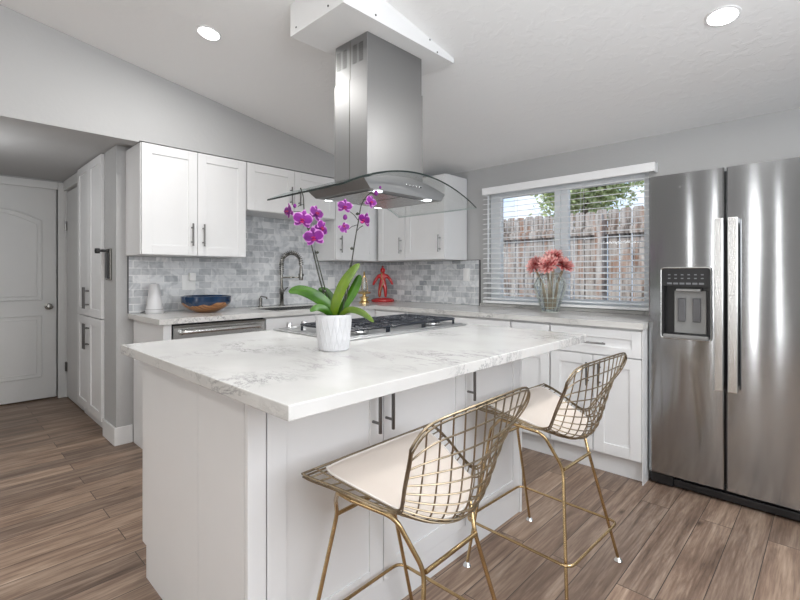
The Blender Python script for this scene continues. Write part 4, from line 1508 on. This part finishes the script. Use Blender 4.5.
def leaf(pts, w, mat, name='leaf', fold=.35, roll=0.0):
    pts = [Vector(p) for p in pts]
    # resample smooth (Catmull-Rom)
    P = [pts[0]] + pts + [pts[-1]]
    C = []
    for i in range(1, len(P) - 2):
        for k in range(6):
            t = k / 6
            a, b, c, d = P[i - 1], P[i], P[i + 1], P[i + 2]
            C.append(.5 * ((2 * b) + (c - a) * t + (2 * a - 5 * b + 4 * c - d) * t * t + (3 * b - a - 3 * c + d) * t ** 3))
    C.append(pts[-1])
    bm = bmesh.new()
    n = len(C)
    rows = []
    for i, c in enumerate(C):
        s = i / (n - 1)
        d = (C[min(i + 1, n - 1)] - C[max(i - 1, 0)]).normalized()
        side = d.cross(Vector((math.sin(roll), -math.cos(roll), 0.25))).normalized()
        nrm = side.cross(d).normalized()
        ww = w * (max(0, math.sin(PI * min(1, s * .93 + .07))) ** .55) * (1 if s < .97 else .45)
        if s > .999: ww = w * .06
        row = []
        for u in (-1, -.5, 0, .5, 1):
            row.append(c + side * ww * u + nrm * (abs(u) * fold * ww) * -1)
        rows.append(row)
    th = .0016
    top = [[bm.verts.new(p) for p in r_] for r_ in rows]
    bot = [[bm.verts.new(p + Vector((0, 0, -th)) + Vector((0, th, 0))) for p in r_] for r_ in rows]
    for i in range(n - 1):
        for j in range(4):
            bm.faces.new([top[i][j], top[i][j + 1], top[i + 1][j + 1], top[i + 1][j]])
            bm.faces.new([bot[i][j + 1], bot[i][j], bot[i + 1][j], bot[i + 1][j + 1]])
        bm.faces.new([top[i][0], top[i + 1][0], bot[i + 1][0], bot[i][0]])
        bm.faces.new([top[i + 1][4], top[i][4], bot[i][4], bot[i + 1][4]])
    for i in (0, n - 1):
        for j in range(4):
            bm.faces.new([top[i][j], top[i][j + 1], bot[i][j + 1], bot[i][j]])
    return obj(name, bm, mat, orc, local=True, smooth=True)

leaf([OP(333, 316, -.005), OP(326, 303, -.02), OP(314, 293, -.035), OP(300, 288, -.04), OP(290, 290, -.04)], .021, leafm, roll=.0, fold=.2)
leaf([OP(335, 316, .01), OP(330, 302, .03), OP(322, 291, .045), OP(314, 288, .05)], .017, leafm, fold=.25)
leaf([OP(331, 317, -.01), OP(334, 302, -.025), OP(341, 284, -.03), OP(350, 270, -.02), OP(357, 263, -.01)], .0185, leafm2, fold=.3)
leaf([OP(335, 317, .0), OP(342, 303, .005), OP(350, 290, .01), OP(355, 279, .01), OP(357, 274, .01)], .0175, leafm, fold=.3)
leaf([OP(331, 315, -.012), OP(325, 307.5, -.035), OP(318, 304.5, -.05), OP(311.5, 308, -.06)], .013, leafm, fold=.2)
leaf([OP(337, 314.5, -.008), OP(346, 307.5, -.025), OP(357, 308.5, -.038), OP(365, 313, -.045), OP(371.5, 318.5, -.05)], .0115, leafm2, fold=.2)

def stalk(pts, r0, r1, name, mat, nodes=()):
    bm = bmesh.new()
    P = rounded(pts, .03, 4)
    tube(bm, P, [r0 + (r1 - r0) * i / (len(P) - 1) for i in range(len(P))], 8)
    for q in nodes:
        lathe(bm, [(0, -.006), (.006, -.003), (.0065, .002), (0, .007)], q, 10)
    return obj(name, bm, mat, orc, local=True, smooth=True)
s1 = stalk([OP(329, 318, 0), OP(324, 300, 0), OP(317, 275, .0), OP(311, 250, .0), OP(307, 232, .0), OP(302, 212, .01), OP(301, 196, .015), OP(298, 188, .02)], .0030, .0018, 'flower_stem', stalkm, [OP(315.5, 252, 0), OP(322, 290, 0), OP(307, 228, 0)])
stalk([OP(331, 318, .012), OP(322, 285, .008), OP(313, 250, .004)], .0022, .0022, 'support_stake', stakem)
s2 = stalk([OP(338, 318, .01), OP(343, 300, .01), OP(347, 275, .01), OP(352, 240, .01), OP(356, 218, .01), OP(358, 205, .01), OP(363, 197, .01), OP(369, 192, .01)], .0030, .0015, 'flower_stem', stalkm, [OP(349, 248, .01), OP(354.5, 214, .01), OP(345, 285, .01)])
stalk([OP(339, 318, .0), OP(343, 290, .002), OP(348, 262, .006)], .0022, .0022, 'support_stake', stakem)
bm = bmesh.new()
for a, b in ((OP(354, 225, .01), OP(345, 230, .0)), (OP(355, 220, .01), OP(347, 212, 0)), (OP(353, 232, .01), OP(360, 226, 0)), (OP(360, 200, .01), OP(367, 203, 0)), (OP(366, 194, .01), OP(372, 196, 0))):
    tube(bm, [a, a.lerp(b, .5) + Vector((0, 0, .004)), b], .0014, 6)
obj('pedicel', bm, stalkm, s2, local=True)
bm = bmesh.new()
for a, b in ((OP(303, 214, .01), OP(292, 212, 0)), (OP(304, 220, .005), OP(303, 222, -.01)), (OP(309, 240, 0), OP(314, 238, -.02)), (OP(305, 224, 0), OP(312, 216, .02)), (OP(301, 205, .01), OP(296, 207, .01))):
    tube(bm, [a, a.lerp(b, .5) + Vector((0, 0, .004)), b], .0014, 6)
obj('pedicel', bm, stalkm, s1, local=True)

def petal(bm, M, ang, ln, wd, cup=.2, rim=True, curl=.15):
    n = 8; m = 8
    R = Matrix.Rotation(ang, 4, 'Y')       # petal in the local xz-plane, facing -y
    G = []
    for i in range(n + 1):
        s = i / n
        prof = math.sin(PI * min(1, (s * .90 + .05))) ** .6
        row = []
        for j in range(m + 1):
            u = j / m * 2 - 1
            x = wd * prof * u
            z = ln * (s - .08 * u * u * s)
            y = -cup * ln * s * s * .5 + curl * wd * u * u + .012 * ln * math.sin(5 * u + 7 * s)
            row.append(bm.verts.new(M @ (R @ Vector((x, y, z)))))
        G.append(row)
    for i in range(n):
        for j in range(m):
            f = bm.faces.new([G[i][j], G[i][j + 1], G[i + 1][j + 1], G[i + 1][j]])
            f.material_index = 1 if rim and (i == n - 1 or j in (0, m - 1)) and i > 1 else 0
def flower(p, R, yaw=0, pitch=0, rollz=0, name='flower', petals='full'):
    M = Matrix.Translation(p) @ Euler((pitch, rollz, yaw)).to_matrix().to_4x4()
    bm = bmesh.new()
    for a in (0, 2.25, -2.25):
        petal(bm, M @ Matrix.Translation((0, .003, 0)), a, R * .95, R * .30, cup=-.15)
    if petals == 'full':
        for a in (1.30, -1.30):
            petal(bm, M @ Matrix.Translation((0, -.002, 0)), a, R * .98, R * .52, cup=.12)
    o = obj(name, bm, None, orc, local=True, mats=[petalm, petalrim], smooth=True)
    b = bmesh.new()
    L = M
    for a in (.75, -.75):
        petal(b, L @ Matrix.Translation((0, -.004, -.002)) @ Euler((.9, 0, 0)).to_matrix().to_4x4(), a, R * .30, R * .13, cup=.5, rim=False)
    petal(b, L @ Matrix.Translation((0, -.004, -.004)) @ Euler((-.9, 0, 0)).to_matrix().to_4x4(), PI, R * .42, R * .20, cup=.6, rim=False)
    lathe(b, [(0, 0), (R * .07, R * .03), (R * .09, R * .12), (0, R * .2)], seg=10, M=L @ Matrix.Rotation(PI / 2, 4, 'X'))
    obj('lip', b, lipm, o, local=True, smooth=True)
    return o
def bud(p, R, name='bud'):
    bm = bmesh.new()
    lathe(bm, [(0, -R), (R * .6, -R * .6), (R * .75, 0), (R * .5, R * .7), (0, R)], p, 14)
    return obj(name, bm, petalm, orc, local=True, smooth=True)
flower(OP(303, 221, -.03), .039, yaw=.1, pitch=.1, rollz=.2)
flower(OP(314, 238, -.035), .041, yaw=-.05, pitch=.15, rollz=-.15)
flower(OP(313, 213, .025), .036, yaw=.9, pitch=-.1, rollz=.3)
flower(OP(319, 228, .01), .034, yaw=1.1, pitch=.2, rollz=.8)
flower(OP(288, 212, -.01), .032, yaw=-.9, pitch=.1, rollz=-.2)
bud(OP(293.5, 206.5, .0), .009)
flower(OP(343, 208, -.02), .030, yaw=.35, pitch=.1, rollz=.1)
flower(OP(342, 228, -.015), .024, yaw=.7, pitch=.2, rollz=2.6)
flower(OP(362, 221, -.02), .030, yaw=-.6, pitch=.1, rollz=.4)
flower(OP(368, 203, -.01), .027, yaw=.8, pitch=.1, rollz=.4)
bud(OP(343, 218, -.01), .011)
bud(OP(373, 194, .0), .011)
bud(OP(377, 188.5, .0), .006)

# ================================================================ BAR STOOLS
def stool_surface():
    """rows of the wire shell: (x, z, half width, x-pull at edges, z-lift at edges)"""
    return [(-.150, .668, .270, .000, .000),
            (-.120, .655, .262, .000, .008),
            (-.080, .636, .246, .000, .020),
            (-.030, .614, .224, .000, .030),
            (.020, .594, .202, -.004, .036),
            (.070, .575, .184, -.015, .045),
            (.115, .562, .174, -.035, .055),
            (.150, .560, .170, -.055, .060),
            (.180, .573, .172, -.072, .055),
            (.200, .602, .180, -.080, .045),
            (.214, .642, .194, -.078, .034),
            (.223, .690, .212, -.066, .024),
            (.230, .742, .232, -.048, .014),
            (.236, .803, .254, -.026, .004),
            (.242, .876, .274, -.008, -.004)]
def catmull(vals, t):
    n = len(vals) - 1
    i = min(int(t * n), n - 1); s = t * n - i
    a = vals[max(i - 1, 0)]; b = vals[i]; c = vals[i + 1]; d = vals[min(i + 2, n)]
    return tuple(.5 * ((2 * q) + (r_ - p) * s + (2 * p - 5 * q + 4 * r_ - w) * s * s + (3 * q - p - 3 * r_ + w) * s ** 3) for p, q, r_, w in zip(a, b, c, d))
ROWS = stool_surface()
def SP(u, v):
    v = v - .055 * abs(u) ** 8 * v ** 8
    x, z, w, px, pz = catmull(ROWS, v)
    return Vector((x + px * u * u, w * u, z + pz * u * u))

def make_stool(label, loc, rz):
    r = thing('bar_stool', label, 'bar stool', loc, rz, 'brass wire counter stools at the island')
    # rim, doubled
    bm = bmesh.new()
    rim = [SP(-1, k / 40) for k in range(41)] + [SP(-1 + 2 * k / 40, 1) for k in range(1, 40)] + [SP(1, 1 - k / 40) for k in range(41)] + [SP(1 - 2 * k / 14, 0) for k in range(1, 14)]
    tube(bm, rim, .0032, 7, closed=True)
    rim2 = []
    for i, p in enumerate(rim):
        rim2.append(p + Vector((.004, 0, -.007)))
    tube(bm, rim2, .0026, 6, closed=True)
    obj('shell_rim', bm, bronzem, r, local=True, smooth=True)
    bm = bmesh.new()
    for i in range(1, 12):
        u = -1 + 2 * i / 12
        tube(bm, [SP(u, k / 36) for k in range(37)], .0022, 6)
    for j in range(1, 20):
        v = j / 20
        tube(bm, [SP(-1 + 2 * k / 16, v) + Vector((.001, 0, -.0035)) for k in range(17)], .0022, 6)
    obj('wire_shell', bm, bronzem, r, local=True, smooth=True)
    # cushion
    bm = bmesh.new()
    n, m = 20, 20
    G = {}; H2 = {}
    def sq(a, b):
        # map square to rounded square
        k = .88
        aa = a * (1 - (1 - k) * (b * b) ** 2 * .6); bb = b * (1 - (1 - k) * (a * a) ** 2 * .6)
        return aa, bb
    for i in range(n + 1):
        for j in range(m + 1):
            a = -1 + 2 * i / n; b = -1 + 2 * j / m
            aa, bb = sq(a, b)
            vv = .035 + (.50 - .035) * (bb + 1) / 2
            uu = aa * .83
            p = SP(uu, vv)
            e = 1 - max(abs(a), abs(b)) ** 6
            G[i, j] = bm.verts.new(p + Vector((0, 0, .007 + .008 * e)))
            H2[i, j] = bm.verts.new(p + Vector((0, 0, .0035)))
    for i in range(n):
        for j in range(m):
            bm.faces.new([G[i, j], G[i + 1, j], G[i + 1, j + 1], G[i, j + 1]])
            bm.faces.new([H2[i, j], H2[i, j + 1], H2[i + 1, j + 1], H2[i + 1, j]])
    for i in range(n):
        bm.faces.new([G[i, 0], H2[i, 0], H2[i + 1, 0], G[i + 1, 0]]); bm.faces.new([G[i + 1, m], H2[i + 1, m], H2[i, m], G[i, m]])
    for j in range(m):
        bm.faces.new([G[0, j + 1], H2[0, j + 1], H2[0, j], G[0, j]]); bm.faces.new([G[n, j], H2[n, j], H2[n, j + 1], G[n, j + 1]])
    edge = [G[i, 0].co.copy() for i in range(n)] + [G[n, j].co.copy() for j in range(m)] + [G[n - i, m].co.copy() for i in range(n)] + [G[0, m - j].co.copy() for j in range(m)]
    cu = obj('seat_cushion', bm, cushm, r, local=True, smooth=True)
    bm = bmesh.new(); tube(bm, [e + Vector((0, 0, -.001)) for e in edge], .0032, 6, closed=True)
    obj('piping', bm, pipm, cu, local=True, smooth=True)
    # legs and frame
    rr = .0062
    fF, fB = -.212, .205          # feet x
    jF, jB = (-.198, .485), (.133, .462)    # joints (x,z)
    WF, WB, WJ = .246, .230, .112
    for s in (-1, 1):
        bm = bmesh.new()
        tube(bm, rounded([(fF, s * WF, .012), (jF[0], s * WJ, jF[1]), (jF[0] + .03, s * (WJ + .03), jF[1] + .06), (-.075, s * .212, .624), (-.03, s * .205, .616)], .02), rr, 10)
        lg = obj('leg', bm, goldm, r, local=True, smooth=True)
        bm = bmesh.new(); lathe(bm, [(0, 0), (.015, 0), (.017, .004), (.012, .012), (.006, .018), (0, .018)], (fF, s * WF, .0005), 16)
        obj('foot_glide', bm, chromem, lg, local=True, smooth=True)
        bm = bmesh.new()
        # rear leg, turning into the strut that carries the seat side
        tube(bm, rounded([(fB, s * WB, .012), (jB[0], s * WJ, jB[1]), (.075, s * .155, .590), (-.03, s * .205, .616)], .03), rr, 10)
        lg = obj('leg', bm, goldm, r, local=True, smooth=True)
        bm = bmesh.new(); lathe(bm, [(0, 0), (.015, 0), (.017, .004), (.012, .012), (.006, .018), (0, .018)], (fB, s * WB, .0005), 16)
        obj('foot_glide', bm, chromem, lg, local=True, smooth=True)
    bm = bmesh.new()
    tube(bm, [(jB[0] + .004, -WJ, jB[1]), (jB[0] + .004, WJ, jB[1])], rr, 10)
    obj('rear_cross_bar', bm, goldm, r, local=True, smooth=True)
    bm = bmesh.new()
    tube(bm, [(jF[0], -WJ, jF[1]), (jF[0], WJ, jF[1])], rr, 10)
    obj('front_cross_bar', bm, goldm, r, local=True, smooth=True)
    bm = bmesh.new()
    zf = .17
    ring = rounded([(-.245, -.212, zf), (.208, -.212, zf), (.208, .212, zf), (-.245, .212, zf)], .035, 6, True)
    tube(bm, ring, .0052, 8, closed=True)
    obj('footrest_ring', bm, goldm, r, local=True, smooth=True)
    return r
st1 = make_stool('nearest brass wire bar stool with cream seat pad, at the near end of the island', (2.746, -2.455, 0), math.radians(1.5))
st2 = copy_tree(st1)
st2.location = (2.745, -1.645, 0); st2.rotation_euler = (0, 0, math.radians(-2))
st2['label'] = 'farther brass wire bar stool with cream seat pad, closer to the refrigerator'
